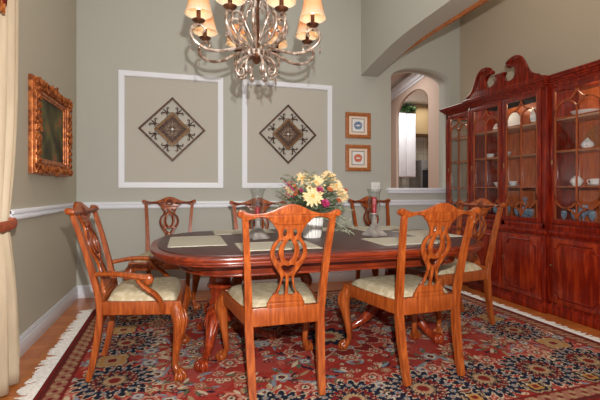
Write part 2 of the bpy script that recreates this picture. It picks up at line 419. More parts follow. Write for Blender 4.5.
b = MB(); b.box(-.30, .2, -.28, .28, 0, 1.42, .004); b.build('body', M['white'], kc)
b = MB(); b.box(-.285, -.05, -.3, -.281, .02, 1.40, .004); b.build('door', M['white'], kc)
b = MB(); b.box(-.042, .185, -.3, -.281, .02, 1.40, .004); b.build('door', M['white'], kc)
b = MB(); b.box(4.35, 5.9, 8.02, 8.59, 0, .88, .004); b.box(4.32, 5.9, 7.98, 8.59, .88, .92, .004)
tag(b.build('kitchen_base_cabinet', M['counter']), 'stone topped kitchen counter behind the pass-through ledge', 'counter')
ov = thing('microwave_oven', 'black and steel oven at the right of the pass-through view', 'oven', (5.27, 8.25, .92))
b = MB(); b.box(-.12, .4, -.2, .3, 0, .84, .006); b.build('body', M['steel'], ov)
b = MB(); b.box(-.1, .34, -.215, -.2, .1, .62, .004); b.build('door', M['black'], ov)
b = MB(); b.tube([(-.06, -.24, .66), (.32, -.24, .66)], .012); b.build('handle', M['steel'], ov)
b = MB(); b.box(5.0, 6.6, 8.05, 8.58, 2.35, 3.0, .004); o = b.build('soffit', M['tan']); structure(o); o.name = 'wall_soffit'
b = MB()
b.lathe([(0,0),(.07,0),(.08,.02),(.075,.2),(.05,.22),(0,.22)], 14, (4.72, 8.2, .92)); 
tag(b.build('coffee_maker', M['black']), 'small black appliance on the kitchen counter under the white cabinet', 'appliance')
pl = thing('ivy_plant', 'green ivy plant on top of the white kitchen cabinet', 'plant', (4.79, 8.18, 2.79))
b = MB(); b.lathe([(0,0),(.07,0),(.09,.12),(.08,.12),(0,.11)], 14); b.build('pot', M['chanddark'], pl)
b = MB()
for i in range(150):
    a = random.uniform(0, 2*PI); r = random.uniform(.02, .24); z = random.uniform(.08, .19)-r*.5*random.random()
    c = Vector((r*math.cos(a)*.85, r*math.sin(a)*.6-.14, z)); d = Vector((math.cos(a), math.sin(a), random.uniform(-.6,.6)))*.05; sd = Vector((-d.y, d.x, .02))*.6
    v = [b.bm.verts.new(p) for p in (c-d, c+sd, c+d, c-sd)]; b.bm.faces.new(v)
b.build('foliage', M['plantgreen'], pl, smooth=0, weld=False)
# ------------------------------------------------------------------ rug
RX0, RX1, RY0, RY1 = -.75, 2.79, 1.55, 4.06
def rug_colours(nx, ny):
    W, D = RX1-RX0, RY1-RY0
    xs = np.linspace(0, W, nx); ys = np.linspace(0, D, ny); X, Y = np.meshgrid(xs, ys)
    lin = lambda r, g, b: np.array(srgb(r, g, b)[:3])
    RED, DRED, NAVY, CREAM, BLUE, GOLD, PINK, TAN, GREEN = lin(160,54,44), lin(120,36,32), lin(30,31,48), lin(206,186,158), lin(128,142,154), lin(178,130,72), lin(186,104,88), lin(172,142,108), lin(96,104,80)
    col = np.zeros((ny, nx, 3)); col[:] = RED
    rng = np.random.default_rng(5)
    def put(mask, c, a=1.0): col[mask] = col[mask]*(1-a)+c*a
    e = np.minimum(np.minimum(X, W-X), np.minimum(Y, D-Y))
    # field mottling
    for k in range(110):
        cx, cy, r = rng.uniform(0, W), rng.uniform(0, D), rng.uniform(.06, .2)
        put(np.hypot(X-cx, Y-cy) < r, DRED if k % 3 == 0 else lin(184,92,82), .30)
    def flower(cx, cy, r, pal, n=6, ph=0.0):
        i0, i1 = np.searchsorted(xs, [cx-r*1.3, cx+r*1.3]); j0, j1 = np.searchsorted(ys, [cy-r*1.3, cy+r*1.3])
        if i1 <= i0 or j1 <= j0: return
        dx, dy = X[j0:j1, i0:i1]-cx, Y[j0:j1, i0:i1]-cy
        d = np.hypot(dx, dy); a = np.arctan2(dy, dx)+ph
        rr = d/(r*(.72+.28*np.abs(np.cos(a*n/2))))
        sub = col[j0:j1, i0:i1]
        for lim, c in pal: sub[rr < lim] = c
        return
    def leaf(cx, cy, ang, l, w, c):
        i0, i1 = np.searchsorted(xs, [cx-l, cx+l]); j0, j1 = np.searchsorted(ys, [cy-l, cy+l])
        if i1 <= i0 or j1 <= j0: return
        dx, dy = X[j0:j1, i0:i1]-cx, Y[j0:j1, i0:i1]-cy
        u = dx*math.cos(ang)+dy*math.sin(ang); v = -dx*math.sin(ang)+dy*math.cos(ang)
        m = (np.abs(u) < l) & (np.abs(v) < w*(1-(u/l)**2))
        col[j0:j1, i0:i1][m] = c
    P1 = [(1.0, NAVY), (.93, BLUE), (.66, CREAM), (.42, BLUE), (.2, DRED)]
    P2 = [(1.0, CREAM), (.88, PINK), (.6, DRED), (.4, CREAM), (.18, NAVY)]
    P3 = [(1.0, DRED), (.93, TAN), (.66, RED), (.42, CREAM), (.2, NAVY)]
    P4 = [(1.0, PINK), (.85, BLUE), (.6, CREAM), (.35, NAVY), (.15, RED)]
    # sprays over the red field, repeated in the four quarters
    spots = []
    for k in range(900):
        cx, cy = rng.uniform(.12, W/2+.02), rng.uniform(.12, D/2+.02)
        if all(math.hypot(cx-p[0], cy-p[1]) > .15 for p in spots): spots.append((cx, cy))
    for k, (cx, cy) in enumerate(spots):
        r = rng.uniform(.032, .068); pal = (P1, P2, P3, P4, P2, P1)[k % 6]; n = int(rng.integers(5, 9)); ph = rng.uniform(0, 6)
        lv = [(rng.uniform(0, 2*PI), rng.uniform(.06, .11), rng.uniform(.03, .05), rng.uniform(.008, .014), (CREAM, BLUE, GREEN, NAVY, TAN, PINK)[int(rng.integers(6))]) for _ in range(9)]
        buds = [(rng.uniform(0, 2*PI), rng.uniform(.07, .12), rng.uniform(.012, .022), int(rng.integers(4))) for _ in range(5)]
        for fx in (0, 1):
            for fy in (0, 1):
                qx = W-cx if fx else cx; qy = D-cy if fy else cy
                sx, sy = (-1 if fx else 1), (-1 if fy else 1)
                for a, dist, l, w, c in lv:
                    ax, ay = math.cos(a)*sx, math.sin(a)*sy
                    leaf(qx+ax*dist, qy+ay*dist, math.atan2(ay, ax)+.6*sx*sy, l, w, c)
                for a, dist, rb, pi_ in buds:
                    flower(qx+math.cos(a)*sx*dist, qy+math.sin(a)*sy*dist, rb, ((1, CREAM), (.5, DRED)) if pi_ < 2 else ((1, NAVY), (.6, PINK)), 5)
                flower(qx, qy, r, pal, n, ph)
    # central medallion
    flower(W/2, D/2, .40, [(1.0, CREAM), (.97, DRED), (.72, TAN), (.69, RED), (.45, NAVY), (.28, TAN), (.14, RED)], 12)
    for k in range(12):
        a = 2*PI*k/12; flower(W/2+.4*math.cos(a), D/2+.4*math.sin(a), .05, P2, 6); flower(W/2+.25*math.cos(a+.26), D/2+.25*math.sin(a+.26), .035, P4, 5)
    # main border of roundels
    nxr, nyr, off = 7, 3, .37
    cent = []
    for i in range(nxr+1):
        x = off+(W-2*off)*i/nxr; cent += [(x, off), (x, D-off)]
    for j in range(1, nyr):
        y = off+(D-2*off)*j/nyr; cent += [(off, y), (W-off, y)]
    # gold paisleys between roundels
    for i in range(nxr):
        x = off+(W-2*off)*(i+.5)/nxr
        for y, g in ((off, 1), (D-off, -1)):
            flower(x, y-g*.16, .085, [(1, NAVY), (.9, TAN), (.74, NAVY), (.5, GOLD), (.25, DRED)], 4, .8); flower(x, y+g*.2, .06, P2, 7)
    for j in range(nyr):
        y = off+(D-2*off)*(j+.5)/nyr
        for x, g in ((off, 1), (W-off, -1)):
            flower(x-g*.05, y, .12, [(1, NAVY), (.9, TAN), (.74, GOLD), (.5, TAN), (.25, DRED)], 4, .8); flower(x+g*.19, y, .06, P2, 7)
    for (x, y) in cent:
        flower(x, y, .225, [(1, CREAM), (.95, NAVY), (.60, CREAM), (.57, DRED), (.44, NAVY), (.30, TAN), (.16, DRED)], 20)
        for k in range(14):
            a = 2*PI*k/14; flower(x+.155*math.cos(a), y+.155*math.sin(a), .019, ((1, BLUE), (.6, TAN), (.3, RED)), 5)
            a += PI/14; flower(x+.172*math.cos(a), y+.172*math.sin(a), .008, ((1, CREAM),), 5)
        for k in range(9):
            a = 2*PI*k/9+.2; flower(x+.080*math.cos(a), y+.080*math.sin(a), .013, ((1, TAN), (.5, DRED)), 5)
    # outer guard stripes
    put(e < .14, DRED); put((e < .125) & (e > .045), lin(158,108,88))
    put((e < .125) & (e > .045) & (np.sin(X*75)*np.sin(Y*75)+.3*np.sin(X*160+Y*120) > .3), TAN)
    put((e < .125) & (e > .045) & (np.sin(X*75+1.6)*np.sin(Y*75+1.6) > .5), DRED)
    put(e < .04, lin(96,40,36)); put(e < .022, DRED)
    # knot grain
    col *= .86*(1+rng.normal(0, .10, (ny, nx, 1)))
    return np.clip(col, 0, 1)
def make_rug():
    nx, ny = 560, 396
    col = rug_colours(nx, ny)
    root = thing('oriental_rug', 'red oriental rug with navy roundel border and cream fringes under the dining table', 'rug', ((RX0+RX1)/2, (RY0+RY1)/2, 0))
    xs = np.linspace(RX0, RX1, nx)-(RX0+RX1)/2; ys = np.linspace(RY0, RY1, ny)-(RY0+RY1)/2
    X, Y = np.meshgrid(xs, ys)
    V = np.stack([X, Y, np.full_like(X, .012)], -1).reshape(-1, 3)
    idx = np.arange(nx*ny).reshape(ny, nx)
    Q = np.stack([idx[:-1,:-1], idx[:-1,1:], idx[1:,1:], idx[1:,:-1]], -1).reshape(-1, 4)
    # skirt down to the floor
    edge = np.concatenate([idx[0,:], idx[1:,-1], idx[-1,-2::-1], idx[-2:0:-1,0]])
    low = V[edge].copy(); low[:,2] = 0.0005
    n0 = len(V); V = np.vstack([V, low]); k = len(edge); a = np.arange(k); c = (a+1) % k
    Q = np.vstack([Q, np.stack([edge[a], n0+a, n0+c, edge[c]], -1)])
    me = bpy.data.meshes.new('pile'); me.vertices.add(len(V)); me.vertices.foreach_set('co', V.ravel())
    me.loops.add(Q.size); me.loops.foreach_set('vertex_index', Q.ravel().astype(np.int32))
    me.polygons.add(len(Q)); me.polygons.foreach_set('loop_start', np.arange(0, Q.size, 4, dtype=np.int32)); me.update(calc_edges=True)
    at_ = me.color_attributes.new('dye', 'FLOAT_COLOR', 'POINT')
    cc = np.ones((len(V), 4)); cc[:n0,:3] = col.reshape(-1, 3); cc[n0:,:3] = cc[edge,:3]
    at_.data.foreach_set('color', cc.ravel().astype(np.float32)); me.materials.append(M['rug'])
    o = bpy.data.objects.new('pile', me); C.objects.link(o); o.parent = root
    L, Wd = (RX1-RX0)/2, (RY1-RY0)/2
    for sgn in (-1, 1):
        b = MB(); y = -Wd
        while y < Wd:
            l = .10+random.uniform(-.025, .02); dy = random.uniform(-.02, .02); x0 = sgn*(L-.004)
            b.tube(catmull([(x0, y, .008), (x0+sgn*l*.35, y+dy*.2, .009), (x0+sgn*l*.7, y+dy*.8, .006), (x0+sgn*l, y+dy*1.5, .005)], 2), [.006,.0075,.007,.004], 5, 1, .55)
            y += .0105
        b.build('fringe', M['fringe'], root, weld=False)
    return root
make_rug().rotation_euler = (0,0,.022)
RT = .012

# ------------------------------------------------------------------ chairs (local: +Y is the way the sitter faces, rear legs at y = 0)
RAKE = [.115]
def backy(z):
    t = max(0, (z-.45)/.56); return -RAKE[0]*t**1.25
def bend(o, zfrom=.45):
    for v in o.data.vertices:
        x, z = v.co.x, v.co.z
        if z > zfrom-.03: v.co.y += backy(z)-.016*max(0, 1-(x/.24)**2)*min(1, max(0,(z-.5)/.3))
    return o
def crest_outline():
    half = [(0,1.013),(.03,1.009),(.062,.997),(.095,.981),(.135,.969),(.178,.965),(.214,.972),(.240,.984),(.258,.981),(.265,.963),(.254,.947),(.238,.942),
            (.233,.927),(.2,.936),(.16,.946),(.13,.946),(.108,.934),(.092,.918),(.05,.910),(0,.910)]
    return smooth2(mirror(half), 3)
SPL = [(0,.93),(.088,.93),(.088,.915),(.072,.890),(.059,.864),(.062,.838),(.083,.812),(.096,.775),(.091,.735),(.068,.692),(.043,.655),(.036,.628),(.043,.585),(.056,.552),(.082,.530),(.086,.478),(0,.478)]
def splat_parts():
    o = [SPL[0]]+[p for p in SPL[1:]]
    out = smooth2(mirror(o[1:-1]), 3)
    H_ = []
    tear = [(.024,.889),(.034,.877),(.036,.862),(.028,.850),(.019,.858),(.017,.876)]
    loop = [(.036,.832),(.050,.824),(.066,.802),(.074,.772),(.068,.744),(.054,.722),(.044,.714),(.042,.724),(.050,.745),(.054,.772),(.049,.802),(.038,.822)]
    slit = [(.010,.640),(.022,.634),(.027,.61),(.034,.58),(.046,.556),(.040,.542),(.014,.542),(.008,.56),(.008,.6)]
    for h in (tear, loop, slit):
        H_.append(smooth2(h, 3)); H_.append(smooth2([(-x, z) for x, z in h], 3))
    H_.append(smooth2([(0,.836),(.013,.822),(.026,.79),(.026,.757),(.014,.73),(0,.718),(-.014,.73),(-.026,.757),(-.026,.79),(-.013,.822)], 3))
    H_.append(smooth2([(0,.694),(.018,.70),(.034,.694),(.028,.676),(.012,.662),(0,.655),(-.012,.662),(-.028,.676),(-.034,.694),(-.018,.70)], 3))
    return out, H_
def make_chair(name, label, arms=False, group=None):
    RAKE[0] = .15 if arms else .115; FY = .44 if arms else .53; AS = .88 if arms else 1
    root = thing(name, label, 'chair', group=group); W = M['chair']
    for s in (-1, 1):
        b = MB()
        pts = catmull([(s*.180,-.062,RT+.007),(s*.184,-.03,.15),(s*.190,-.004,.32),(s*.194,0,.45),(s*.201,backy(.6)-.002,.6),(s*.212,backy(.78),.78),(s*.226,backy(.945),.945)], 5)
        b.tube(pts, [.017,.0195,.0205,.0205,.0175,.0155,.0145], square=True, sx=1.0, sy=.85, up=(0,1,0))
        bmesh.ops.bevel(b.bm, geom=[e for e in b.bm.edges if abs((e.verts[0].co-e.verts[1].co).normalized().z) > .8], offset=.004, segments=1, affect='EDGES')
        b.build('back_post', W, root, 30)
    b = MB(); b.prism(crest_outline(), (), .03, .007, XZ)
    for s in (-1, 1):     # rolled ears
        b.lathe([(0,-.024),(.014,-.022),(.017,-.012),(.017,.012),(.014,.022),(0,.024)], 12, (s*.248,0,.964), 'Y')
    cr = bend(b.build('crest_rail', W, root, 35))
    b = MB()                # carved shell and leaves on the front of the crest
    for k in range(-4, 5):
        a = k*.30; b.tube([(math.sin(a)*.012, .014, .945+math.cos(a)*.004-.02), (math.sin(a)*.03, .02, .93+math.cos(a)*.03), (math.sin(a)*.042, .013, .93+math.cos(a)*.058)], [.004,.009,.006], 6)
    for s in (-1, 1):
        b.tube(catmull([(s*.05,.014,.945),(s*.09,.017,.945),(s*.13,.017,.952),(s*.19,.016,.952),(s*.235,.014,.962)], 4), [.008,.010,.008,.008,.011], 6)
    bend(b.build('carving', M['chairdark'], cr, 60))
    out, holes = splat_parts()
    b = MB(); b.prism(out, holes, .017, .004, XZ)
    b.box(-.1,.1,-.014,.014,.47,.50,.005); b.box(-.088,.088,-.012,.012,.498,.52,.005)
    sp = bend(b.build('splat', W, root, 35))
    b = MB()                # raised strap-work on the splat
    for s in (-1, 1):
        b.tube(catmull([(s*.066,.009,.892),(s*.046,.011,.866),(s*.05,.011,.835),(s*.078,.01,.812),(s*.088,.01,.772),(s*.08,.01,.73),(s*.05,.011,.695),(s*.018,.012,.665),(s*.03,.011,.615),(s*.05,.011,.56),(s*.07,.009,.54)], 4), .005, 6)
        b.tube(catmull([(s*.014,.01,.87),(s*.03,.011,.84),(s*.034,.011,.78),(s*.03,.011,.735),(s*.008,.011,.705)], 4), .0045, 6)
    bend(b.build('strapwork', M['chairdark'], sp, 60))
    # seat frame (open ring of four rails)
    ry, fy, rh, fh = -.012, FY, .205, .288
    ring = lambda d: [(-rh+d, ry+d), (rh-d, ry+d), (fh-d, fy-d), (-fh+d, fy-d)]
    b = MB(); b.prism(ring(0), [ring(.028)], .075, .004, T(0,0,.4225)); b.box(-.19,.19,-.016,.016,.385,.478,.003)
    b.build('seat_frame', W, root, 30)
    n = 16; b = MB(); g = []
    for j in range(n+1):
        row = []
        for i in range(n+1):
            u, v = -1+2*i/n, -1+2*j/n
            # squircle softening of the corners
            uu = u*math.sqrt(1-.12*v*v); vv = v*math.sqrt(1-.12*u*u)
            y = .02+(FY-.012-.02)*(vv+1)/2; hw = (rh-.002)+(fh-rh)*(y-ry)/(fy-ry)-.006
            z = .452+.056*max(0, (1-u**6))**.5*max(0, (1-v**6))**.5
            row.append(b.bm.verts.new((uu*hw*1.0, y, z)))
        g.append(row)
    for j in range(n):
        for i in range(n): b.bm.faces.new((g[j][i], g[j][i+1], g[j+1][i+1], g[j+1][i]))
    rim = [g[0][i] for i in range(n+1)]+[g[j][n] for j in range(1, n+1)]+[g[n][i] for i in range(n-1,-1,-1)]+[g[j][0] for j in range(n-1,0,-1)]
    low = [b.bm.verts.new((v.co.x, v.co.y, .44)) for v in rim]
    for k in range(len(rim)):
        k2 = (k+1) % len(rim); b.bm.faces.new((rim[k], low[k], low[k2], rim[k2]))
    b.bm.faces.new(low)
    b.build('seat_cushion', M['seat'], root, 60)
    for s in (-1, 1):      # cabriole front legs with ball-and-claw feet
        b = MB(); dx, dy = s*.7, .7
        P = lambda o_, z: (s*.256+dx*o_, FY-.032+dy*o_, z)
        b.tube(catmull([P(.0,.43),P(.022,.385),P(.034,.34),P(.026,.27),P(.012,.2),P(.0,.13),P(-.002,.095),P(.012,.065),P(.03,.04)], 4),
               [.036,.041,.038,.030,.023,.018,.0165,.019,.022], 10)
        bx, by, bz = P(.036, RT+.027)
        b.ball((bx, by, bz), .029, 2, (1,1,.93))
        for k in range(4):
            a = math.atan2(dy, dx)+(-1.5+k)*.95
            b.tube(catmull([(bx-.012*dx+.012*math.cos(a), by-.012*dy+.012*math.sin(a), bz+.036),(bx+.026*math.cos(a), by+.026*math.sin(a), bz+.02),(bx+.033*math.cos(a), by+.033*math.sin(a), bz-.003),(bx+.026*math.cos(a), by+.026*math.sin(a), bz-.022)], 3), [.008,.008,.007,.004], 6)
        for k in (-1, 0, 1):   # carved leaf on the knee
            t = k*.5; c, s_ = math.cos(t), math.sin(t); ex, ey = dx*c-dy*s_, dx*s_+dy*c
            b.tube(catmull([(s*.256+ex*.05, FY-.032+ey*.05, .41),(s*.256+dx*.022+ex*.05, FY-.032+dy*.022+ey*.05, .36),(s*.256+dx*.022+ex*.036, FY-.032+dy*.022+ey*.036, .29),(s*.256+dx*.01+ex*.025, FY-.032+dy*.01+ey*.025, .23)], 3), [.005,.008,.006,.003], 6)
        b.build('front_leg', W, root, 60)
    if arms:
        for s in (-1, 1):
            b = MB()
            b.tube(catmull([(s*.203,-.02,.612),(s*.222,.03,.618),(s*.262,.11,.622),(s*.292,.20,.614),(s*.300,.27,.606),(s*.298,.305,.600)], 6), [.018,.018,.02,.022,.024,.026], 10, 1.1, .75)
            b.lathe([(0,-.024),(.02,-.024),(.028,-.018),(.030,0),(.028,.018),(.02,.024),(0,.024)], 14, (s*.298,.308,.592), 'X')
            b.lathe([(0,-.029),(.010,-.029),(.012,-.02),(.012,.02),(.010,.029),(0,.029)], 10, (s*.298,.308,.592), 'X')
            b.bm.transform(Matrix.Diagonal((1, AS, 1, 1))); b.build('armrest', W, root, 50)
            b = MB()
            b.tube(catmull([(s*.262,.385,.40),(s*.278,.383,.445),(s*.292,.35,.50),(s*.297,.29,.545),(s*.294,.25,.58),(s*.292,.24,.606)], 5), [.024,.023,.021,.019,.018,.02], 8, .8, 1.1)
            b.bm.transform(Matrix.Diagonal((1, AS, 1, 1))); b.build('arm_support', W, root, 50)
    return root
G = 'carved side chairs around the dining table'
ch = make_chair('dining_chair', 'orange-lit side chair in the foreground centre, back to viewer, in front of the flower arrangement', group=G)
ch.location = (.51, 2.06, 0); ch.rotation_euler = (0,0,0)
copy_tree(ch, (1.345, 2.035, 0), .06, 'right-hand one of the two foreground side chairs standing with backs to the viewer')
copy_tree(ch, (-.145, 4.27, 0), PI-.05, 'side chair by the back wall below the left white moulded panel')
copy_tree(ch, (.665, 3.64, 0), PI, 'far-side chair half hidden behind the left hurricane lamp')
copy_tree(ch, (2.04, 4.13, 0), PI+.05, 'far-side chair below the two small prints, behind the right hurricane lamp')
copy_tree(ch, (2.29, 2.86, 0), PI/2+.03, 'side chair at the table end right before the china cabinet')
ac = make_chair('armchair', 'carved wooden armchair with cream damask seat at the left end of the table', True)
ac.location = (-.44, 2.68, 0); ac.rotation_euler = (0,0,-PI/2-.05)

# ------------------------------------------------------------------ dining table
TX0, TX1, TY0, TY1, TZ = -.20, 2.0, 2.035, 3.43, .750
tcx, tcy = (TX0+TX1)/2, (TY0+TY1)/2
tb = thing('dining_table', 'long reddish dining table with rounded ends, dark pad top and two carved pedestals', 'table', (tcx, tcy, 0))
def tab_outline(d):
    hx, hy = (TX1-TX0)/2-d, (TY1-TY0)/2-d; ex = .50-d*.6; pts = []
    for sx in (1, -1):
        for t in np.linspace(-PI/2, PI/2, 29):
            c, sn = max(0, math.cos(t)), math.sin(t)
            x = hx-ex+ex*c**(2/2.5); y = hy*abs(sn)**(2/2.5)*(1 if sn > 0 else -1)
            pts.append((x, y) if sx > 0 else (-x, -y))
    return pts
b = MB()
for (d, z0, z1, bv) in ((0, .717, .743, .009), (.012, .703, .718, .005), (.028, .690, .704, .005)):
    b.prism(tab_outline(d), (), z1-z0, bv, T(0,0,(z0+z1)/2))
b.build('tabletop', M['tab'], tb, 40)
b = MB(); b.prism(tab_outline(.045), (), .009, .003, T(0,0,.7455)); o = b.build('table_pad', M['pad'], tb, 40); o['label'] = 'dark brown protective pad'
b = MB(); b.prism(tab_outline(.17), [tab_outline(.20)], .075, .003, T(0,0,.653))
b.prism(tab_outline(.162), [tab_outline(.18)], .012, .003, T(0,0,.618)); b.build('apron', M['tab'], tb, 40)
def pedestal(px, py, feet):
    b = MB()
    b.box(px-.16, px+.16, py-.12, py+.12, .600, .685, .008)
    b.lathe([(0,.20),(.06,.20),(.085,.21),(.09,.24),(.085,.285),(.07,.305),(.064,.315),(.078,.325),(.08,.338),(.066,.350),(.060,.37),(.066,.40),(.072,.425),(.084,.435),(.086,.45),(.074,.462),(.070,.50),(.072,.53),(.068,.545),(.086,.555),(.09,.57),(.086,.583),(.074,.588),(.074,.594),(.095,.604),(0,.604)], 22, (px,py,0))
    p = b.build('pedestal', M['ped'], tb, 40)
    for fx, fy in feet:
        d = Vector((fx-px, fy-py, 0)); L = d.length; d /= L; s = Vector((-d.y, d.x, 0)); b = MB()
        P = lambda t, z: (px+d.x*L*t, py+d.y*L*t, z)
        b.tube(catmull([P(.02,.275),P(.18,.285),P(.34,.255),P(.46,.205),P(.58,.145),P(.72,.095),P(.86,.066),P(.97,.05)], 5), [.05,.056,.055,.047,.037,.029,.026,.028], 12, .85, 1.05)
        bc = Vector((px, py, 0))+d*L+Vector((0,0,RT+.032)); b.ball(bc, .034, 2, (1,1,.94))
        for k in range(4):
            a = math.atan2(d.y, d.x)+(-1.5+k)*.8; e = Vector((math.cos(a), math.sin(a), 0))
            b.tube(catmull([bc-d*.03+e*.012+Vector((0,0,.03)), bc+e*.028+Vector((0,0,.026)), bc+e*.038+Vector((0,0,0)), bc+e*.03+Vector((0,0,-.026))], 3), [.01,.01,.009,.005], 6)
        for k in (-1, 0, 1):
            b.tube(catmull([Vector(P(.20,.33))+s*k*.02, Vector(P(.37,.298))+s*k*.036, Vector(P(.51,.225))+s*k*.03, Vector(P(.64,.15))+s*k*.016], 4), [.006,.012,.01,.004], 6)
            b.tube(catmull([Vector(P(.26,.318-.01*abs(k)))+s*k*.03, Vector(P(.36,.275))+s*(k*.052+.004), Vector(P(.46,.22))+s*k*.05], 4), [.005,.009,.004], 6)
        b.build('leg', M['ped'], p, 60)
R_ = lambda pts: [(x-tcx, y-tcy) for x, y in pts]
pedestal(.235-tcx, 2.79-tcy, R_([(.105,2.46),(.60,2.85),(.14,3.17)]))
pedestal(2*tcx-.235-tcx, 2.79-tcy, R_([(1.695,2.46),(1.2,2.85),(1.60,3.18)]))

# ------------------------------------------------------------------ things on the table
def placemat(x, y, w, d, rz, label):
    b = MB(); b.prism(smooth2([(-w/2,-d/2),(0,-d/2),(w/2,-d/2),(w/2,0),(w/2,d/2),(0,d/2),(-w/2,d/2),(-w/2,0)], 1), (), .003, 0)
    for s in (-1, 1):
        b.box(-w/2+.004, w/2-.004, s*(d/2-.008)-.004, s*(d/2-.008)+.004, .001, .0025); b.box(s*(w/2-.008)-.004, s*(w/2-.008)+.004, -d/2+.004, d/2-.004, .001, .0025)
    o = b.build('placemat', M['mat_cloth'], None, 30); o.location = (x, y, TZ+.0016); o.rotation_euler = (0,0,rz)
    return tag(o, label, 'placemat', 'cream placemats on the dining table')
placemat(.08, 2.72, .34, .52, 0, 'cream placemat at the left end of the table before the armchair')
placemat(.53, 2.36, .46, .34, 0, 'cream placemat behind the centre foreground chair back')
placemat(1.38, 2.36, .46, .34, 0, 'cream placemat behind the right foreground chair back')
placemat(.45, 3.22, .46, .32, 0, 'cream placemat on the far table edge left of the flowers')
placemat(1.62, 3.20, .46, .32, 0, 'cream placemat on the far table edge beyond the right hurricane lamp')
placemat(1.02, 3.22, .46, .32, 0, 'cream placemat on the far table edge behind the flowers')
placemat(1.76, 2.70, .32, .46, 0, 'cream placemat at the table end beside the china cabinet')

def hurricane(x, y, label, candle):
    r = thing('hurricane_lamp', label, 'candle holder', (x, y, TZ+.0005), .3, 'glass hurricane candle holders on the table')
    b = MB()
    prof = [(.064,0),(.064,.012),(.044,.032),(.024,.065),(.013,.088),(.012,.125)]
    rings = [[(s1*h, s2*h, z) for s1, s2 in ((1,1),(-1,1),(-1,-1),(1,-1))] for h, z in prof]
    vs = [[b.bm.verts.new(p) for p in q] for q in rings]
    for a, c in zip(vs, vs[1:]):
        for k in range(4): b.bm.faces.new((a[k], a[(k+1) % 4], c[(k+1) % 4], c[k]))
    b.bm.faces.new(vs[0][::-1]); b.bm.faces.new(vs[-1])
    b.lathe([(0,.12),(.018,.12),(.022,.13),(.014,.14),(.02,.15),(.034,.158),(.034,.163),(0,.163)], 16)
    b.build('base', M['pewter'], r, 30)
    b = MB(); b.lathe([(.030,.164),(.037,.175),(.043,.20),(.044,.225),(.040,.26),(.040,.29),(.047,.32),(.056,.338),(.0545,.338),(.045,.32),(.0385,.29),(.0385,.26),(.0425,.225),(.0415,.20),(.0355,.177),(.029,.166)], 24)
    b.build('glass_chimney', M['glass'], r, 60)
    b = MB(); b.lathe([(0,.164),(.017,.164),(.0165,.164+candle),(.012,.166+candle),(0,.164+candle-.003)], 16); b.build('candle', M['redcandle'], r, 40)
    return r
hurricane(.488, 2.77, 'glass hurricane lamp on pewter base left of the flowers, low red candle', .05)
hurricane(1.335, 2.70, 'glass hurricane lamp with tall red candle right of the flowers', .115)

# flower arrangement
fl = thing('flower_arrangement', 'cream and magenta silk flower arrangement in white vase on table centre', 'flowers', (.865, 2.72, TZ+.0005))
b = MB(); n = 40
prof = [(.058,0),(.062,.01),(.07,.06),(.078,.12),(.082,.14),(.076,.14),(.0,.11)]
vr = []
for r, z in prof: vr.append([b.bm.verts.new(((r*(1+.035*math.cos(k*PI))*math.cos(2*PI*k/n)), r*(1+.035*math.cos(k*PI))*math.sin(2*PI*k/n), z)) for k in range(n)] if r > 0 else None)
for a, c in zip(vr[:-2], vr[1:-1]):
    for k in range(n): b.bm.faces.new((a[k], a[(k+1) % n], c[(k+1) % n], c[k]))
b.bm.faces.new(vr[0][::-1]); b.bm.faces.new(vr[-2])
b.build('vase', M['pot'], fl, 20)
FV = Vector((-.275, -.961, 0)); FR = Vector((.961, -.275, 0))
rs = random.Random(3)
def spray(n, z0, z1, rmin, rmax, l, w, droop, name, mat):
    b = MB()
    for i in range(n):
        a = rs.uniform(0, 2*PI); d = Vector((math.cos(a), math.sin(a)*.8, 0)); R = rs.uniform(rmin, rmax); zt = rs.uniform(z0, z1)
        p0 = Vector((0,0,.13))+d*.03; p1 = d*R*.55+Vector((0,0,.13+(zt-.13)*.75)); p2 = d*R+Vector((0,0,zt))
        pts = catmull([p0, p1, p2], 4); b.tube(pts, .0022, 4)
        for t in range(2, len(pts)):
            for s in (-1, 1):
                c = pts[t]; tang = (pts[t]-pts[t-1]).normalized(); side = tang.cross(Vector((0,0,1))).normalized()*s
                dr = (side*.8+tang*.6+Vector((0,0,rs.uniform(-.4,.5)-droop))).normalized(); le = l*rs.uniform(.6,1.1); nr = dr.cross(tang).normalized(); wd = dr.cross(nr).normalized()*w
                v = [b.bm.verts.new(q) for q in (c, c+dr*le*.45+wd, c+dr*le, c+dr*le*.45-wd)]; b.bm.faces.new(v)
    b.build(name, mat, fl, 0, weld=False)
spray(52, .17, .44, .10, .22, .06, .010, .1, 'foliage', M['leafsage'])
spray(40, .14, .36, .10, .20, .065, .010, .2, 'foliage', M['leafdark'])
b = MB()   # thin feathery stems leaning out to both sides
for i in range(46):
    s = rs.choice((-1, 1, 1)); e = FR*s*rs.uniform(.16,.30)+FV*rs.uniform(-.05,.12)+Vector((0,0,rs.uniform(.16,.40) if s < 0 else rs.uniform(.02,.36)))
    b.tube(catmull([Vector((0,0,.14)), e*.5+Vector((0,0,.1)), e], 4), [.003,.0025,.001], 4)
    for k in range(6):
        c = e*(.6+.08*k)+Vector((0,0,.05*(1-.2*k))); d = Vector((rs.uniform(-1,1), rs.uniform(-1,1), rs.uniform(-.2,1)))*.018; sd = Vector((-d.z, d.x, d.y))*.3
        v = [b.bm.verts.new(q) for q in (c-d, c+sd, c+d, c-sd)]; b.bm.faces.new(v)
b.build('feathery_stem', M['leafsage'], fl, 0, weld=False)
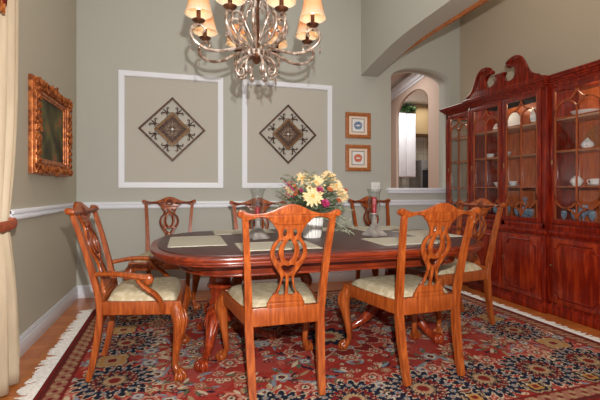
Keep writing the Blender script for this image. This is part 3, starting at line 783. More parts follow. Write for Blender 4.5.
for k in range(9):      # rust coloured flower spikes leaning out at the left
    e = FR*rs.uniform(-.24,-.10)+FV*rs.uniform(-.02,.1)+Vector((0,0,rs.uniform(.28,.40))); b = MB()
    b.tube(catmull([Vector((0,0,.14)), e*.55+Vector((0,0,.09)), e], 4), [.003,.003,.002], 5)
    for q in range(14):
        t = .6+.4*q/13; c = e*t+Vector((0,0,.14*(1-t)+.05*(1-t))); b.ball(c+Vector((rs.uniform(-1,1), rs.uniform(-1,1), 0))*.007, .007*(1.25-t*.6), 1, (1,1,1.4))
    b.build('flower_spike', M['rust'] if k % 3 else M['magenta'], fl, 60)
def daisy(c, nrm, r, mp=M['petal'], nm='flower', core=True):
    nrm = Vector(nrm).normalized(); q = Vector((0,0,1)).rotation_difference(nrm).to_matrix().to_4x4(); X = T(*c) @ q
    b = MB()
    for ring, (rr, lift, n, ph) in enumerate(((r, .0, 13, 0), (r*.8, .22, 11, .2), (r*.55, .42, 9, .1))):
        for k in range(n):
            a = 2*PI*k/n+ph+rs.uniform(-.1,.1); d = Vector((math.cos(a), math.sin(a), 0)); s = Vector((-d.y, d.x, 0)); L = rr*rs.uniform(.9,1.08); u = Vector((0,0,1))
            z = lambda t: lift*L*t+.004*ring+.10*L*t*(1-t)
            pts = [d*L*.12+u*z(.1), d*L*.5+s*L*.15+u*z(.5), d*L*.85+s*L*.10+u*z(.85), d*L+u*z(1), d*L*.85-s*L*.10+u*z(.85), d*L*.5-s*L*.15+u*z(.5)]
            b.bm.faces.new([b.bm.verts.new(X @ p) for p in pts])
    f = b.build(nm, mp, fl, 0, weld=False)
    if core:
        b = MB(); b.ball((0,0,0), r*.24, 2, (1,1,.6)); b.bm.transform(X @ T(0,0,r*.08)); b.build('flower_core', M['petalcore'], f, 60)
    b = MB(); b.tube(catmull([Vector((0,0,.12)), Vector(c)*.6+Vector((0,0,.06)), Vector(c)-nrm*.004], 4), .003, 5); b.build('stem', M['leafdark'], f, 60)
def fpos(dx, dz, out): return FR*(dx*1.12+.025)+FV*out+Vector((0,0,.06+dz*1.05))
for dx, dz, out, r in ((-.085,.33,.02,.055),(.0,.305,.07,.062),(.085,.345,.0,.055),(-.02,.215,.125,.068),(.125,.285,.03,.052),(.165,.225,.03,.05),(-.145,.265,.02,.05),(-.05,.30,-.08,.05),(.07,.30,-.1,.05)):
    c = fpos(dx, dz, out); daisy(c, (c-Vector((0,0,.22)))*.7+FV*.22+Vector((0,0,.05)), r*1.15)
for dx, dz, out, r in ((.02,.262,.12,.030),(.055,.175,.13,.034),(-.09,.255,.09,.020)):
    c = fpos(dx, dz, out); daisy(c, c-Vector((0,0,.12))+FV*.15, r, M['magenta'], 'magenta_flower', False)
for dx, dz, out, r in ((.085,.262,.09,.026),(-.125,.235,.07,.024),(.14,.19,.07,.024),(-.16,.30,.03,.022),(.19,.255,.0,.022)):
    c = fpos(dx, dz, out); daisy(c, c-Vector((0,0,.12))+FV*.12, r, M['rust'], 'rust_flower', False)
# ------------------------------------------------------------------ china cabinet (local u = along the wall with +u away from the camera, front towards -X)
CY0, CX = 3.325, 3.445
cab = thing('china_cabinet', 'dark cherry breakfront china cabinet with swan-neck pediment and glazed doors', 'cabinet', (CX, CY0, 0))
FC, FW = 3.045-CX, 3.085-CX       # front planes of centre and wings
HC, HT, HR = .485, .965, 1.05               # half widths of centre and whole
SECT = [(-HR, -HC, FW), (-HC, 0, FC), (0, HC, FC), (HC, HT, FW)]
def foot(b, over, z0, z1, bev=.004):
    """one moulding layer that follows the breakfront plan"""
    b.box(FC-over, 0, -HC-over, HC+over, z0, z1, bev); b.box(FW-over, 0, -HR-over, HT+over, z0, z1, bev)
b = MB(); foot(b, -.0, .09, .685, .003); foot(b, .014, 0, .082); foot(b, .008, .08, .094, .003); b.build('base_cabinet', M['cab'], cab, 30)
b = MB(); foot(b, .010, .680, .694, .003); foot(b, .022, .692, .728, .006); foot(b, .008, .726, .742, .003); b.build('waist_moulding', M['cab'], cab, 30)
b = MB()
b.box(-.02, 0, -HR, HT, .742, 1.99)                    # back board
o = b.build('back_board', M['cabin'], cab, 0)
b = MB()
for (u, f) in ((-HR+.02, FW), (-HC-.0, FC), (HC+.0, FC), (HT-.02, FW)):
    b.box(f, f+.045, u-.026, u+.026, .742, 1.99, .003)
for u in (-HR+.02, HT-.02): b.box(-.05, -.0, u-.02, u+.02, .742, 1.99, .003); b.box(FW, 0, u-.02, u+.02, .742, .80, .003); b.box(FW, 0, u-.02, u+.02, 1.94, 1.99, .003)
for u in (-HC, HC): b.box(FC+.045, -.02, u-.008, u+.008, .742, 1.99)
b.box(FC+.0, FC+.04, -.022, .022, .742, 1.99, .003)
foot(b, 0, .742, .785, .003); foot(b, 0, 1.972, 1.995, .003)
b.build('case', M['cab'], cab, 30)
for u in (-HR+.02, HT-.02):
    b = MB(); b.box(FW+.045, -.05, u-.002, u+.002, .80, 1.94); b.build('side_pane', M['pane'], cab, 0)
b = MB()
for (o_, z0, z1) in ((.006, 1.99, 2.005), (.018, 2.003, 2.022), (.032, 2.020, 2.038), (.052, 2.036, 2.056), (.060, 2.054, 2.072)): foot(b, o_, z0, z1, .005)
b.build('cornice', M['cab'], cab, 30)
# shelves
SZ = (1.115, 1.42, 1.70)
M['shelf'] = noisy('shelf_reflection_tone', srgb(206,160,126), srgb(222,182,150), (12,2,12), 3, 4, .35)  # pale colour stands in for the white reflection along the shelves
for z in SZ:
    for (u0, u1, f) in ((-HR+.045, -HC-.012, FW), (-HC+.012, HC-.012, FC), (HC+.012, HT-.045, FW)):
        b = MB(); b.box(f+.06, -.022, u0, u1, z-.012, z, .002); b.build('shelf', M['shelf'], cab, 30)
# pediment
half = [(0,2.236),(.058,2.236),(.070,2.226),(.060,2.214),(.050,2.195),(.063,2.165),(.09,2.141),(.125,2.131),(.16,2.136),(.19,2.16),(.202,2.20),(.19,2.235),(.16,2.256),(.13,2.262),(.106,2.258),(.094,2.276),(.104,2.296),(.14,2.312),(.19,2.323),(.24,2.318),(.28,2.292),(.31,2.245),(.34,2.185),(.38,2.135),(.43,2.104),(.49,2.088),(.49,2.068),(0,2.068)]
ped = MB(); ped.prism(smooth2(mirror(half), 3), (), .045, .008, T(FC-.028, 0, 0) @ YZ)
po = ped.build('pediment', M['cab'], cab, 35)
b = MB()
for s in (-1, 1):
    b.tube(catmull([(FC-.053, s*y, z) for y, z in ((.48,2.094),(.43,2.112),(.385,2.143),(.35,2.192),(.32,2.25),(.285,2.302),(.24,2.330),(.19,2.334),(.14,2.322),(.102,2.302))], 4), [.008,.010,.012,.013,.013,.013], 8)
    b.lathe([(0,-.006),(.012,-.006),(.018,0),(.012,.006),(0,.008)], 12, (FC-.054, s*.118, 2.284), 'X')
b.build('scroll_moulding', M['cab'], po, 40)
# upper doors
def glazed_door(u0, u1, f):
    w = u1-u0; z0, z1, st = .79, 1.97, .042
    x = f-.001
    b = MB(); b.prism([(u0, z0), (u1, z0), (u1, z1), (u0, z1)], [[(u0+st, z0+st), (u1-st, z0+st), (u1-st, z1-st), (u0+st, z1-st)]], .022, .004, T(x, 0, 0) @ YZ)
    d = b.build('glazed_door', M['cab'], cab, 30)
    a0, a1, c0, c1 = u0+st, u1-st, z0+st, z1-st; m = (a0+a1)/2; hw = (a1-a0)/2
    b = MB(); X = x-.004
    P = lambda pts: [(X, y, z) for y, z in pts]
    k = dict(n=4, square=True, sx=.9, sy=.9, up=(1,0,0)); r = .0062
    b.tube(P([(m, c0+.03), (m, c1-.145)]), r, **k)
    b.tube(P([(a0+.006, c0), (a0+.006, c1)]), r, **k); b.tube(P([(a1-.006, c0), (a1-.006, c1)]), r, **k)
    for z in (SZ[0]-.006, SZ[1]-.006, SZ[2]-.006): b.tube(P([(a0, z), (a1, z)]), r*.8, **k)
    for s in (-1, 1):
        e = m+s*hw
        b.tube(catmull(P([(e, c1-.215), (e-s*hw*.05, c1-.165), (e-s*hw*.22, c1-.118), (m+s*hw*.52, c1-.097), (m+s*hw*.22, c1-.112), (m, c1-.155)]), 5), r, **k)
        b.tube(catmull(P([(m+s*hw*.50, c1-.097), (m+s*hw*.26, c1-.082), (m+s*hw*.09, c1-.05), (m, c1-.006)]), 5), r, **k)
        b.tube(catmull(P([(e, c0+.215), (e-s*hw*.05, c0+.165), (e-s*hw*.22, c0+.118), (m+s*hw*.52, c0+.097), (m+s*hw*.22, c0+.112), (m, c0+.155)]), 5), r, **k)
        b.tube(catmull(P([(m+s*hw*.50, c0+.097), (m+s*hw*.26, c0+.082), (m+s*hw*.09, c0+.05), (m, c0+.006)]), 5), r, **k)
    b.build('muntins', M['muntin'], d, 40)
    b = MB(); b.box(x+.003, x+.006, a0, a1, c0, c1); b.build('pane', M['pane'], d, 0)
    b = MB(); b.box(x-.014, x-.011, u1-.026, u1-.014, 1.30, 1.345, .001); b.ball((x-.016, u1-.02, 1.325), .005, 1); b.build('escutcheon', M['brass'], d)
def panel_door(u0, u1, f):
    z0, z1 = .115, .665; x = f-.009
    b = MB(); b.box(x-.01, x+.01, u0, u1, z0, z1, .004)
    d = b.build('panelled_door', M['cabpanel'], cab, 30)
    a0, a1, c0, c1 = u0+.042, u1-.042, z0+.04, z1-.04; q = .05
    def notched(a0, a1, c0, c1, q):
        pts = []
        for (cx, cz, st) in ((a0, c0, 0), (a1, c0, 1), (a1, c1, 2), (a0, c1, 3)):
            for k in range(7):
                t = PI/2-k/6*PI/2
                a = [t, PI-(PI/2-t) if 0 else PI/2+ (PI/2-t), PI+t, 1.5*PI+(PI/2-t)][st]
                if st == 0: a = PI/2-k/6*PI/2
                if st == 1: a = PI-k/6*PI/2
                if st == 2: a = 1.5*PI-k/6*PI/2
                if st == 3: a = 2*PI-k/6*PI/2
                pts.append((cx+q*math.cos(a), cz+q*math.sin(a)))
        return pts
    o1 = notched(a0, a1, c0, c1, q)
    b = MB(); b.prism(notched(a0+.012, a1-.012, c0+.012, c1-.012, q), (), .012, .004, T(x-.012, 0, 0) @ YZ); b.build('raised_panel', M['cabpanel'], d, 30)
    b = MB(); pts = [(x-.013, y, z) for y, z in o1]; b.tube(pts+pts[:2], .006, 6, up=(1,0,0)); b.build('panel_moulding', M['cab'], d, 40)
    b = MB(); b.lathe([(0,-.018),(.008,-.016),(.009,-.010),(.004,-.006),(.005,0),(0,0)], 12, (x-.01, u1-.024, .43), 'X'); b.build('knob', M['brass'], d)
for (u0, u1, f) in SECT:
    a = u0+(.028 if u0 in (-HC, HC) else .045 if u0 == -HR else .006); c = u1-(.028 if u1 in (-HC, HC) else .045 if u1 == HT else .006)
    glazed_door(a, c, f); panel_door(a, c, f)
# reeded pilasters on the breakfront corners
for u in (-HC+.004, HC-.004):
    b = MB()
    for k in (-1, 0, 1): b.tube([(FC-.001, u+k*.012, .13), (FC-.001, u+k*.012, .66)], .005, 6); b.tube([(FC-.001, u+k*.012, .80), (FC-.001, u+k*.012, 1.96)], .005, 6)
    b.build('pilaster', M['cab'], cab, 40)

# --- china inside: cabinet coordinates to world
def cw(d, u, z): return (CX+d, CY0+u, z)
GCH = 'china displayed in the cabinet'
def plate(d, u, z, r, label, m='china', oval=1.0, lean=.22):
    b = MB(); b.lathe([(0,0),(r*.55,0),(r*.6,.004),(r*.98,.018),(r,.022),(r*.96,.022),(r*.6,.009),(0,.006)], 28)
    b.bm.transform(T(*cw(d, u, z+r*.985)) @ Matrix.Rotation(-PI/2+lean, 4, 'Y') @ Matrix.Diagonal((1, oval, 1, 1)))
    return tag(b.build('display_plate', M[m], None, 50), label, 'plate', GCH)
plate(-.075, -.20, 1.70, .125, 'large pale oval platter standing at the top of the third glazed door', 'bluechina', 1.35)
plate(-.085, .20, 1.70, .10, 'white oval platter standing at the top of the second glazed door', 'china', 1.4)
plate(-.085, .405, 1.70, .065, 'small white plate on the top shelf at the left edge of the second door')
plate(-.075, .60, 1.70, .08, 'small white plate on the top shelf behind the door furthest left')
plate(-.085, -.72, 1.42, .105, 'dark patterned plate standing on the middle shelf of the right-hand door', 'goldwood', 1.0)
def bowl(d, u, z, r, h, label, m='china'):
    b = MB(); b.lathe([(0,0),(r*.45,0),(r*.5,.006),(r*.8,h*.5),(r,h),(r*.95,h),(r*.75,h*.5),(r*.4,.012),(0,.01)], 24)
    o = b.build('bowl', M[m], None, 50); o.location = cw(d, u, z+.0005); return tag(o, label, 'bowl', GCH)
bowl(-.2, .20, 1.42, .07, .06, 'shallow white bowl on the middle shelf of the second glazed door')
bowl(-.2, -.70, 1.70, .11, .045, 'wide white serving bowl on the top shelf of the right-hand door')
bowl(-.2, .27, 1.115, .06, .05, 'small white bowl on the lowest shelf of the second glazed door')
def teapot(d, u, z, s, label):
    r = thing('teapot', label, 'teapot', cw(d, u, z+.0005), .6, GCH)
    b = MB(); b.lathe([(0,0),(.035*s,0),(.04*s,.006*s),(.065*s,.04*s),(.066*s,.06*s),(.05*s,.09*s),(.032*s,.1*s),(0,.1*s)], 24); b.build('body', M['china'], r, 50)
    b = MB(); b.lathe([(0,.1*s),(.034*s,.1*s),(.028*s,.112*s),(.008*s,.118*s),(.012*s,.13*s),(0,.136*s)], 20); b.build('lid', M['china'], r, 50)
    b = MB(); b.tube(catmull([(.055*s,0,.04*s),(.085*s,0,.05*s),(.1*s,0,.08*s),(.115*s,0,.1*s)], 4), [.014*s,.011*s,.008*s,.007*s], 8); b.build('spout', M['china'], r, 60)
    b = MB(); b.tube(catmull([(-.055*s,0,.08*s),(-.09*s,0,.085*s),(-.1*s,0,.05*s),(-.058*s,0,.03*s)], 5), .006*s, 8); b.build('handle', M['china'], r, 60)
    return r
teapot(-.22, -.735, 1.42, .72, 'round white lidded pot on the middle shelf of the right-hand door')
teapot(-.24, -.655, 1.115, .74, 'white teapot on the lowest shelf of the right-hand door')
def cup(d, u, z, label):
    r = thing('teacup', label, 'cup', cw(d, u, z+.0005), random.uniform(0, 3), GCH)
    b = MB(); b.lathe([(0,0),(.03,0),(.065,.012),(.063,.014),(.03,.006),(0,.005)], 20); b.build('saucer', M['china'], r, 50)
    b = MB(); b.lathe([(0,.006),(.02,.006),(.034,.03),(.04,.058),(.037,.058),(.03,.03),(.016,.012),(0,.012)], 20); b.tube(catmull([(.036,0,.05),(.058,0,.046),(.052,0,.024),(.03,0,.022)], 4), .003, 6); b.build('cup', M['china'], r, 50)
cup(-.22, -.80, 1.115, 'white teacup on the lowest shelf beside the teapot')
cup(-.2, .40, 1.42, 'white teacup on the middle shelf at the left of the second door')
cup(-.2, .08, 1.115, 'white teacup on the lowest shelf at the right of the second door')
cup(-.2, .62, 1.115, 'white teacup on the lowest shelf of the door furthest left')
def goblet(d, u, z, s, label, grp):
    b = MB(); b.lathe([(0,0),(.03*s,0),(.03*s,.003),(.005*s,.01),(.004*s,.06*s),(.014*s,.075*s),(.03*s,.10*s),(.033*s,.14*s),(.029*s,.165*s),(.027*s,.165*s),(.03*s,.14*s),(.027*s,.10*s),(.01*s,.08*s),(0,.078*s)], 18)
    o = b.build('wine_glass', M['blueglass'], None, 50); o.location = cw(d, u, z+.0005); return tag(o, label, 'glass', grp)
def decanter(d, u, z, s, label):
    r = thing('decanter', label, 'decanter', cw(d, u, z+.0005))
    b = MB(); b.lathe([(0,0),(.045*s,0),(.05*s,.01),(.05*s,.09*s),(.035*s,.12*s),(.016*s,.14*s),(.014*s,.17*s),(.022*s,.18*s),(.018*s,.18*s),(.012*s,.17*s),(.012*s,.14*s),(.03*s,.118*s),(.044*s,.09*s),(.044*s,.012),(0,.012)], 8); b.build('body', M['blueglass'], r, 20)
    b = MB(); b.lathe([(0,.172*s),(.011*s,.172*s),(.012*s,.188*s),(.024*s,.205*s),(.018*s,.225*s),(0,.232*s)], 8); b.build('stopper', M['blueglass'], r, 20)
ZB = .785
decanter(-.26, -.13, ZB, 1.0, 'cut glass decanter at the bottom of the third glazed door, left one')
decanter(-.24, -.31, ZB, .95, 'cut glass decanter at the bottom of the third glazed door, right one')
G3 = 'stemmed glasses at the bottom of the third glazed door'
for i, (d, u) in enumerate(((-.3,-.07),(-.31,-.2),(-.31,-.25),(-.3,-.385),(-.17,-.07),(-.15,-.19),(-.16,-.24),(-.16,-.4))):
    goblet(d, u, ZB, .72, 'stemmed crystal glass at the bottom of the third glazed door, by the decanters', G3)
G4 = 'stemmed glasses at the bottom of the right-hand glazed door'
for i, (d, u) in enumerate(((-.27,-.56),(-.25,-.64),(-.27,-.74),(-.26,-.81),(-.14,-.6),(-.14,-.70))):
    goblet(d, u, ZB, (.7,.8,1.05,.75,.8,.8)[i], 'stemmed crystal glass at the bottom of the right-hand glazed door', G4)
G2 = 'stemmed glasses at the bottom of the second glazed door'
for i, (d, u) in enumerate(((-.25,.10),(-.27,.18),(-.25,.27),(-.26,.36))):
    goblet(d, u, ZB, .8, 'stemmed crystal glass at the bottom of the second glazed door', G2)

# ------------------------------------------------------------------ wall pieces
M['bronzedark'] = noisy('dark_bronze_sheet', srgb(78,58,44), srgb(98,74,56), (1,1,1), 40, 3, .6)
M['scroll'] = noisy('worn_pewter_scroll', srgb(128,106,92), srgb(160,140,124), (1,1,1), 40, 3, .5)
def diamond(cx, cz, label):
    r = thing('diamond_wall_decor', label, 'wall decor', (cx, YB-.012, cz), 0, 'diamond metal wall plaques inside the moulded panels')
    dq = lambda h: [(0,-h),(h,0),(0,h),(-h,0)]
    R = .342
    b = MB(); b.prism(dq(R), [dq(R-.030)], .014, .003, XZ); b.build('outer_frame', M['iron'], r, 30)
    b = MB(); b.prism(dq(.185), [dq(.150)], .016, .003, XZ); b.build('inner_frame', M['bronze'], r, 30)
    b = MB(); b.prism(dq(.15), (), .004, 0, T(0,.004,0) @ XZ); b.build('backing', M['bronzedark'], r, 0)
    b = MB(); b.prism(dq(.152), [dq(.135)], .014, .002, XZ); b.prism(dq(.112), [dq(.098)], .012, .002, XZ)
    for k in range(16):
        a = k/16*4; q = int(a); t = a-q; c0, c1 = dq(.124)[q], dq(.124)[(q+1) % 4]; x, z = c0[0]+(c1[0]-c0[0])*t, c0[1]+(c1[1]-c0[1])*t
        b.ball((x, 0, z), .010, 1, (1,.5,1))
    b.build('rope_border', M['iron'], r, 30)
    b = MB()
    for k in range(4):
        a = k*PI/2; e = Vector((math.cos(a), 0, math.sin(a))); s = Vector((-e.z, 0, e.x))
        for q in (-1, 1):
            b.tube(catmull([e*.015, e*.045+s*q*.006, e*.07+s*q*.024, e*.055+s*q*.038, e*.04+s*q*.03, e*.045+s*q*.02], 4), .005, 6)
        b.tube([e*.01, e*.09], [.005,.004], 6)
        f = (e+s).normalized(); b.ball(f*.045, .009, 1, (1,.6,1))
    b.build('scrollwork', M['scroll'], r, 50)
    b = MB(); b.ball((0,-.004,0), .013, 2, (1,.6,1)); b.build('centre_stud', M['china'], r, 60)
    for k in range(4):
        a = PI/4+k*PI/2; e = Vector((math.cos(a), 0, math.sin(a))); s = Vector((-e.z, 0, e.x))
        for q in (-1, 1):
            b = MB(); o = s*q*.085; d0, d1 = .131, .222; L = d1-d0
            p = lambda f, g: e*(d0+L*f)+o+s*g*1.25
            b.tube([p(0,0), p(.3,0), p(.62,0), p(1,0)], [.004,.006,.012,.004], 6, 1, .6)
            for t in (-1, 1):
                b.tube(catmull([p(.35,0), p(.5,t*.016), p(.72,t*.028), p(.62,t*.040), p(.5,t*.034)], 4), [.004,.007,.007,.005,.003], 6)
                b.tube(catmull([p(.3,0), p(.12,t*.014), p(.05,t*.024)], 4), .004, 6)
            b.tube([p(.32,-.014), p(.32,.014)], .006, 6)
            b.build('fleur_de_lis', M['iron'], r, 50)
    return r
diamond(-.115, 1.724, 'diamond metal wall plaque inside the left white moulded panel')
diamond(1.147, 1.721, 'diamond metal wall plaque inside the right white moulded panel')

def framed_print(z0, z1, label, ink):
    x0, x1 = 1.85, 2.178; cx, cz = (x0+x1)/2, (z0+z1)/2; w, h = (x1-x0)/2, (z1-z0)/2
    r = thing('framed_print', label, 'picture', (cx, YB, cz), 0, 'pair of small framed prints')
    rect = lambda a, c: [(-a,-c),(a,-c),(a,c),(-a,c)]
    b = MB(); b.prism(rect(w, h), [rect(w-.045, h-.045)], .022, .005, T(0,-.012,0) @ XZ); b.prism(rect(w-.012, h-.012), [rect(w-.032, h-.032)], .030, .005, T(0,-.015,0) @ XZ); b.build('frame', M['goldwood'], r, 30)
    b = MB(); b.box(-w+.04, w-.04, -.010, -.006, -h+.04, h-.04); b.build('mat_board', M['matboard'], r, 0)
    b = MB(); b.prism(rect(w*.50, h*.53), [rect(w*.46, h*.49)], .002, 0, T(0,-.0115,0) @ XZ); b.build('print_border', M['darkink'], r, 0)
    pr_ = MB(); pr_.box(-w*.46, w*.46, -.0112, -.0102, -h*.49, h*.49); p = pr_.build('print', M['paper'], r, 0)
    b = MB()     # a low bowl-like motif with dabs above it
    b.prism(smooth2([(-.05,.0),(0,-.012),(.05,0),(.042,-.03),(.02,-.045),(-.02,-.045),(-.042,-.03)], 4), (), .001, 0, T(0,-.012,0) @ XZ)
    for k in range(9):
        a = PI*k/8; b.ball((.042*math.cos(a), -.012, .006+.03*math.sin(a)), .014, 1, (1,.05,1))
    for k in range(-2, 3): b.ball((k*.013, -.012, .012+.006*(2-abs(k))), .013, 1, (1,.05,1))
    b.build('painted_motif', ink, p, 0)
    return r
framed_print(1.703, 2.013, 'gilt framed print with blue motif, upper of the two small prints', M['blueink'])
framed_print(1.308, 1.626, 'gilt framed print with orange-red motif, lower of the two small prints', M['redink'])

# ornate gold frame on the left wall (local X' = along world Y)
def painting():
    y0, y1, z0, z1 = 3.19, 4.10, 1.185, 1.895; cy, cz = (y0+y1)/2, (z0+z1)/2; w, h = (y1-y0)/2, (z1-z0)/2
    r = thing('framed_painting', 'dark still-life painting in an ornate gold frame on the left wall', 'picture', (XL, cy, cz), 0)
    rect = lambda a, c: [(-a,-c),(a,-c),(a,c),(-a,c)]
    b = MB()
    for (o1, o2, x0, x1) in ((.012, .13, 0, .03), (.022, .085, .02, .052), (.09, .118, .02, .042)):
        b.prism(rect(w-o1, h-o1), [rect(w-o2, h-o2)], x1-x0, .006, T((x0+x1)/2, 0, 0) @ YZ)
    f = b.build('frame', M['gold'], r, 30)
    rg = random.Random(11); b = MB()
    def orn(y, z, s):
        for k in range(7):
            a = rg.uniform(0, 2*PI); d = rg.uniform(.2, 1)*s
            b.ball((.052+rg.uniform(-.006,.01), y+math.cos(a)*d, z+math.sin(a)*d), s*rg.uniform(.28, .5), 1, (.6,1,1))
        b.tube(catmull([(.056, y-s, z-s*.4), (.066, y-s*.3, z+s*.5), (.066, y+s*.4, z-s*.4), (.056, y+s, z+s*.5)], 4), s*.16, 6)
    m = w-.052; n = h-.052
    for k in range(15): u = -1+2*k/14; orn(u*m, n, .034+.014*(abs(u) > .9 or abs(u) < .1)); orn(u*m, -n, .034+.014*(abs(u) > .9 or abs(u) < .1))
    for k in range(1, 11): u = -1+2*k/11; orn(m, u*n, .034+.012*(abs(u) < .12)); orn(-m, u*n, .034+.012*(abs(u) < .12))
    b.build('carved_ornament', M['gold'], f, 60)
    b = MB(); b.box(.012, .018, -w+.12, w-.12, -h+.12, h-.12); p = b.build('canvas', M['painting'], r, 0)
M['rust_dark'] = noisy('faded_fruit_paint', srgb(112,62,40), srgb(140,96,58), (1,1,1), 14, 4, .5)
painting()

sw = thing('light_switch', 'white double light switch plate on the back wall below the small prints', 'switch', (2.25, YB, 1.12))
b = MB(); b.box(-.058,.058,-.008,0,-.058,.058,.003); b.build('plate', M['plastic'], sw, 30)
for s in (-1, 1):
    b = MB(); b.box(s*.026-.016,s*.026+.016,-.013,-.006,-.033,.033,.002); b.build('rocker', M['plastic'], sw, 30)

# ------------------------------------------------------------------ chandelier
CHX, CHY = .435, 2.50
chd = thing('chandelier', 'scrolled silver bronze chandelier with cream shades hanging over the table', 'chandelier', (CHX, CHY, 1.8))
Z = lambda z: z-1.8
b = MB(); b.lathe([(0,Z(1.86)),(.012,Z(1.865)),(.03,Z(1.89)),(.045,Z(1.905)),(.05,Z(1.92)),(.03,Z(1.935)),(.018,Z(1.96)),(.022,Z(2.0)),(.017,Z(2.05)),(.016,Z(2.25)),(.026,Z(2.27)),(.03,Z(2.29)),(.016,Z(2.31)),(.014,Z(2.5)),(.024,Z(2.53)),(.01,Z(2.56)),(0,Z(2.56))], 18)
b.build('stem', M['chanddark'], chd, 40)
b = MB(); b.tube([(0,0,Z(2.55)),(0,0,Z(3.73))], .006, 6); b.lathe([(0,Z(3.70)),(.03,Z(3.70)),(.065,Z(3.735)),(.065,Z(3.75)),(0,Z(3.75))], 18); b.build('ceiling_rod', M['chanddark'], chd, 40)
def build_arm(a):
    e = Vector((math.cos(a), math.sin(a), 0)); q = lambda r, z: e*r+Vector((0,0,Z(z)))
    b = MB()
    b.tube(catmull([q(.045,1.925),q(.10,1.945),(q(.16,1.93)),q(.24,1.905),q(.32,1.91),q(.385,1.945),q(.405,1.99),q(.385,2.03),q(.345,2.04),q(.325,2.015),q(.34,1.997)], 6), [.008,.009,.0095,.0095,.0095,.0095,.009,.008,.007,.006], 8)
    arm = b.build('arm', M['chand'], chd, 60)
    b = MB(); b.tube(catmull([q(.36,2.03),q(.36,2.05)], 2), .007, 8); b.lathe([(0,Z(2.043)),(.010,Z(2.045)),(.034,Z(2.058)),(.038,Z(2.066)),(.034,Z(2.066)),(.010,Z(2.056)),(0,Z(2.056))], 16, e*.36); b.build('drip_cup', M['chanddark'], arm, 50)
    b = MB(); b.lathe([(0,Z(2.055)),(.012,Z(2.055)),(.012,Z(2.125)),(0,Z(2.125))], 10, e*.36); b.build('candle_sleeve', M['chanddark'], arm, 50)
    b = MB(); b.lathe([(0,Z(2.125)),(.009,Z(2.13)),(.013,Z(2.15)),(.008,Z(2.175)),(0,Z(2.195))], 10, e*.36); b.build('bulb', M['bulb'], arm, 60)
    b = MB(); pr_ = [(.080,2.100),(.074,2.115),(.064,2.15),(.055,2.19),(.048,2.225)]
    b.lathe([(r, Z(z)) for r, z in pr_]+[(r-.0015, Z(z)) for r, z in pr_[::-1]], 24, e*.36)
    b.build('lamp_shade', M['shade'], arm, 60)
    b = MB(); c = q(.405,1.955)
    b.tube([c, c-Vector((0,0,.028))], .0012, 4); b.ball(c-Vector((0,0,.036)), .008, 1, (.8,.8,1)); b.lathe([(0,-.075),(.006,-.062),(.003,-.046),(0,-.044)], 6, c); b.build('crystal_drop', M['crystal'], arm, 20)
for k in range(8): build_arm(PI/8+k*PI/4-YAW+.096)
def scroll(a, pts, rad, name, m):
    e = Vector((math.cos(a), math.sin(a), 0)); b = MB()
    b.tube(catmull([e*r+Vector((0,0,Z(z))) for r, z in pts], 6), rad, 8); return b.build(name, M[m], chd, 60)
for k in range(8):
    a = k*PI/4-YAW
    scroll(a, [(.035,1.92),(.075,1.965),(.14,2.0),(.185,2.06),(.175,2.125),(.13,2.145),(.10,2.11),(.115,2.07),(.14,2.08)], [.006,.008,.009,.009,.008,.007,.006,.005], 'upper_scroll', 'chand')
    scroll(a, [(.02,1.99),(.045,2.03),(.085,2.09),(.105,2.16),(.085,2.225),(.045,2.25),(.03,2.21),(.05,2.19)], [.005,.007,.0075,.007,.006,.005], 'stem_scroll', 'chand')
    scroll(a+PI/8, [(.03,1.915),(.07,1.90),(.11,1.865),(.13,1.82),(.115,1.785),(.085,1.79),(.085,1.825),(.105,1.83)], [.007,.009,.009,.009,.008,.006,.005], 'lower_scroll', 'chand')
    e = Vector((math.cos(a+PI/8), math.sin(a+PI/8), 0)); b = MB(); c = e*.125+Vector((0,0,Z(1.79)))
    b.tube([c, c-Vector((0,0,.018))], .0012, 4); b.lathe([(0,-.052),(.006,-.038),(.003,-.02),(0,-.017)], 6, c); b.build('crystal_drop', M['crystal'], chd, 20)
b = MB()
for k in range(16):
    a = 2*PI*k/16; e = Vector((math.cos(a), math.sin(a), 0))
    b.tube(catmull([e*.03+Vector((0,0,Z(1.915))), e*.07+Vector((0,0,Z(1.935))), e*.085+Vector((0,0,Z(1.91))), e*.07+Vector((0,0,Z(1.89)))], 3), [.012,.010,.008,.004], 6, 1, .4)
b.build('leaf_crown', M['chand'], chd, 60)

# ------------------------------------------------------------------ curtain at the left
ct = thing('curtain', 'cream silk drape with tie-back hanging on the left wall', 'curtain', (-.93, 2.2, .012))
b = MB(); cols = 70; rows = []
for z, y1, y0, sc in ((0,2.70,1.55,1.0),(.15,2.69,1.55,1.0),(.4,2.655,1.6,1.0),(.6,2.62,1.7,.9),(.75,2.585,1.8,.75),(.86,2.555,1.86,.6),(.92,2.55,1.86,.6),(1.0,2.565,1.78,.75),(1.25,2.61,1.66,.9),(1.6,2.645,1.58,1),(2.1,2.665,1.55,1),(2.6,2.675,1.55,1),(3.0,2.675,1.55,1)):
    rows.append([b.bm.verts.new((.05*sc*math.sin(k/cols*2*PI*9+.4)+.012*math.sin(k*.9+z), y0+(y1-y0)*(k/cols)-2.2+.004*math.sin(z*5+k), z)) for k in range(cols+1)])
for r0, r1 in zip(rows, rows[1:]):
    for k in range(cols): b.bm.faces.new((r0[k], r0[k+1], r1[k+1], r1[k]))
o = b.build('drape', M['curtain'], ct, 80, weld=False)
sm = o.modifiers.new('sub', 'SUBSURF'); sm.levels = sm.render_levels = 1; so = o.modifiers.new('cloth', 'SOLIDIFY'); so.thickness = .004
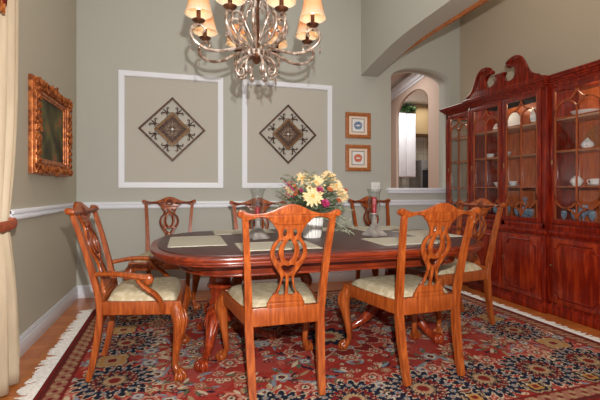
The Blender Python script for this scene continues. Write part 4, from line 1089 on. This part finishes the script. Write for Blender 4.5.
b = MB(); b.tube(catmull([(.055, 1.83-2.2, .90),(.06, 2.2-2.2, .885),(.058, 2.53-2.2, .89),(.0, 2.552-2.2, .90),(-.05, 2.5-2.2, .91),(-.085, 2.2-2.2, .92)], 6), .026, 8, .3, 1); b.build('tie_back', M['tie'], ct, 60)
vl = thing('swag_valance', 'red swag valance with fringe at the top of the left-hand curtain', 'curtain', (-.85, 1.76, 1.98))
b = MB(); n = 24
rw = []
for j in range(7):
    t = j/6
    rw.append([b.bm.verts.new((.03*math.sin(PI*t)+.01*math.sin(k*1.3), -.62+1.22*k/n-.0*t, 1.0-(.98 if 1 else 0)*t*(.80+.2*math.cos((k/n)*2*PI)))) for k in range(n+1)])
for r0, r1 in zip(rw, rw[1:]):
    for k in range(n): b.bm.faces.new((r0[k], r0[k+1], r1[k+1], r1[k]))
bot = [v.co.copy() for v in rw[-1]]
o = b.build('swag', M['redfabric'], vl, 80, weld=False); so = o.modifiers.new('cloth', 'SOLIDIFY'); so.thickness = .006
b = MB()
for k in range(n):
    for q in (0, .5):
        p = bot[k].lerp(bot[k+1], q); b.tube([p, p-Vector((0,0,.05))], .008, 5)
b.build('tassel_fringe', M['gold'], vl, 60, weld=False)

# ------------------------------------------------------------------ light
w = bpy.data.worlds.new('world'); SC.world = w; w.use_nodes = True
w.node_tree.nodes['Background'].inputs[0].default_value = (.95,.97,1,1); w.node_tree.nodes['Background'].inputs[1].default_value = .32
def light(name, kind, loc, energy, col=(1,1,1), size=1, size_y=None, target=None, spread=None):
    l = bpy.data.lights.new(name, kind); l.energy = energy; l.color = col
    if kind == 'AREA':
        l.size = size
        if size_y: l.shape = 'RECTANGLE'; l.size_y = size_y
        if spread: l.spread = spread
    else: l.shadow_soft_size = size
    o = bpy.data.objects.new(name, l); C.objects.link(o); o.location = loc
    if target is not None: o.rotation_euler = (Vector(target)-Vector(loc)).to_track_quat('-Z', 'Y').to_euler()
    return o
light('camera_flash', 'AREA', (.06, -.05, 1.34), 96, (1,.97,.93), .035, None, (.75, 3.2, 1.0))
light('rear_window_fill', 'AREA', (.8, -2.3, 1.9), 14, (.97,.98,1), 3.4, 2.4, (.8, 3, 1.2))  # added soft fill, stands for unseen windows behind the camera
light('side_window', 'AREA', (-.98, .9, 1.5), 6, (.97,.98,1), 1.2, 1.9, (2, 2.2, 1.0))
light('ceiling_bounce', 'AREA', (.6, 2.2, 3.7), 21, (1,.97,.93), 2.4, 3.2, (.6, 2.2, 0))
light('bay_downlight', 'AREA', (2.85, 2.6, 3.7), 11, (1,.86,.72), .6, 3, (2.85, 2.8, 0))
light('kitchen_light', 'AREA', (4.6, 7.2, 2.94), 34, (1,.95,.9), 1.5, 1.5, (4.6, 7.2, 0))
light('passage_light', 'AREA', (2.6, 5.9, 2.94), 26, (1,.96,.9), 1.2, 1.2, (2.6, 5.9, 0))
for u in (-.76, -.24, .24, .70): light('cabinet_fill', 'POINT', cw(-.22, u, 1.955), 1.1, (1,.82,.6), .015)  # added fill points that brighten the cabinet interior, no fixtures built
for k in range(8):
    a = PI/8+k*PI/4-YAW+.096
    light('bulb_glow', 'POINT', (CHX+.36*math.cos(a), CHY+.36*math.sin(a), 2.16), .7, (1,.78,.55), .015)
SC.view_settings.view_transform = 'Standard'; SC.view_settings.look = 'None'
SC.view_settings.gamma = 1; SC.view_settings.use_curve_mapping = False; SC.view_settings.exposure = 0.0
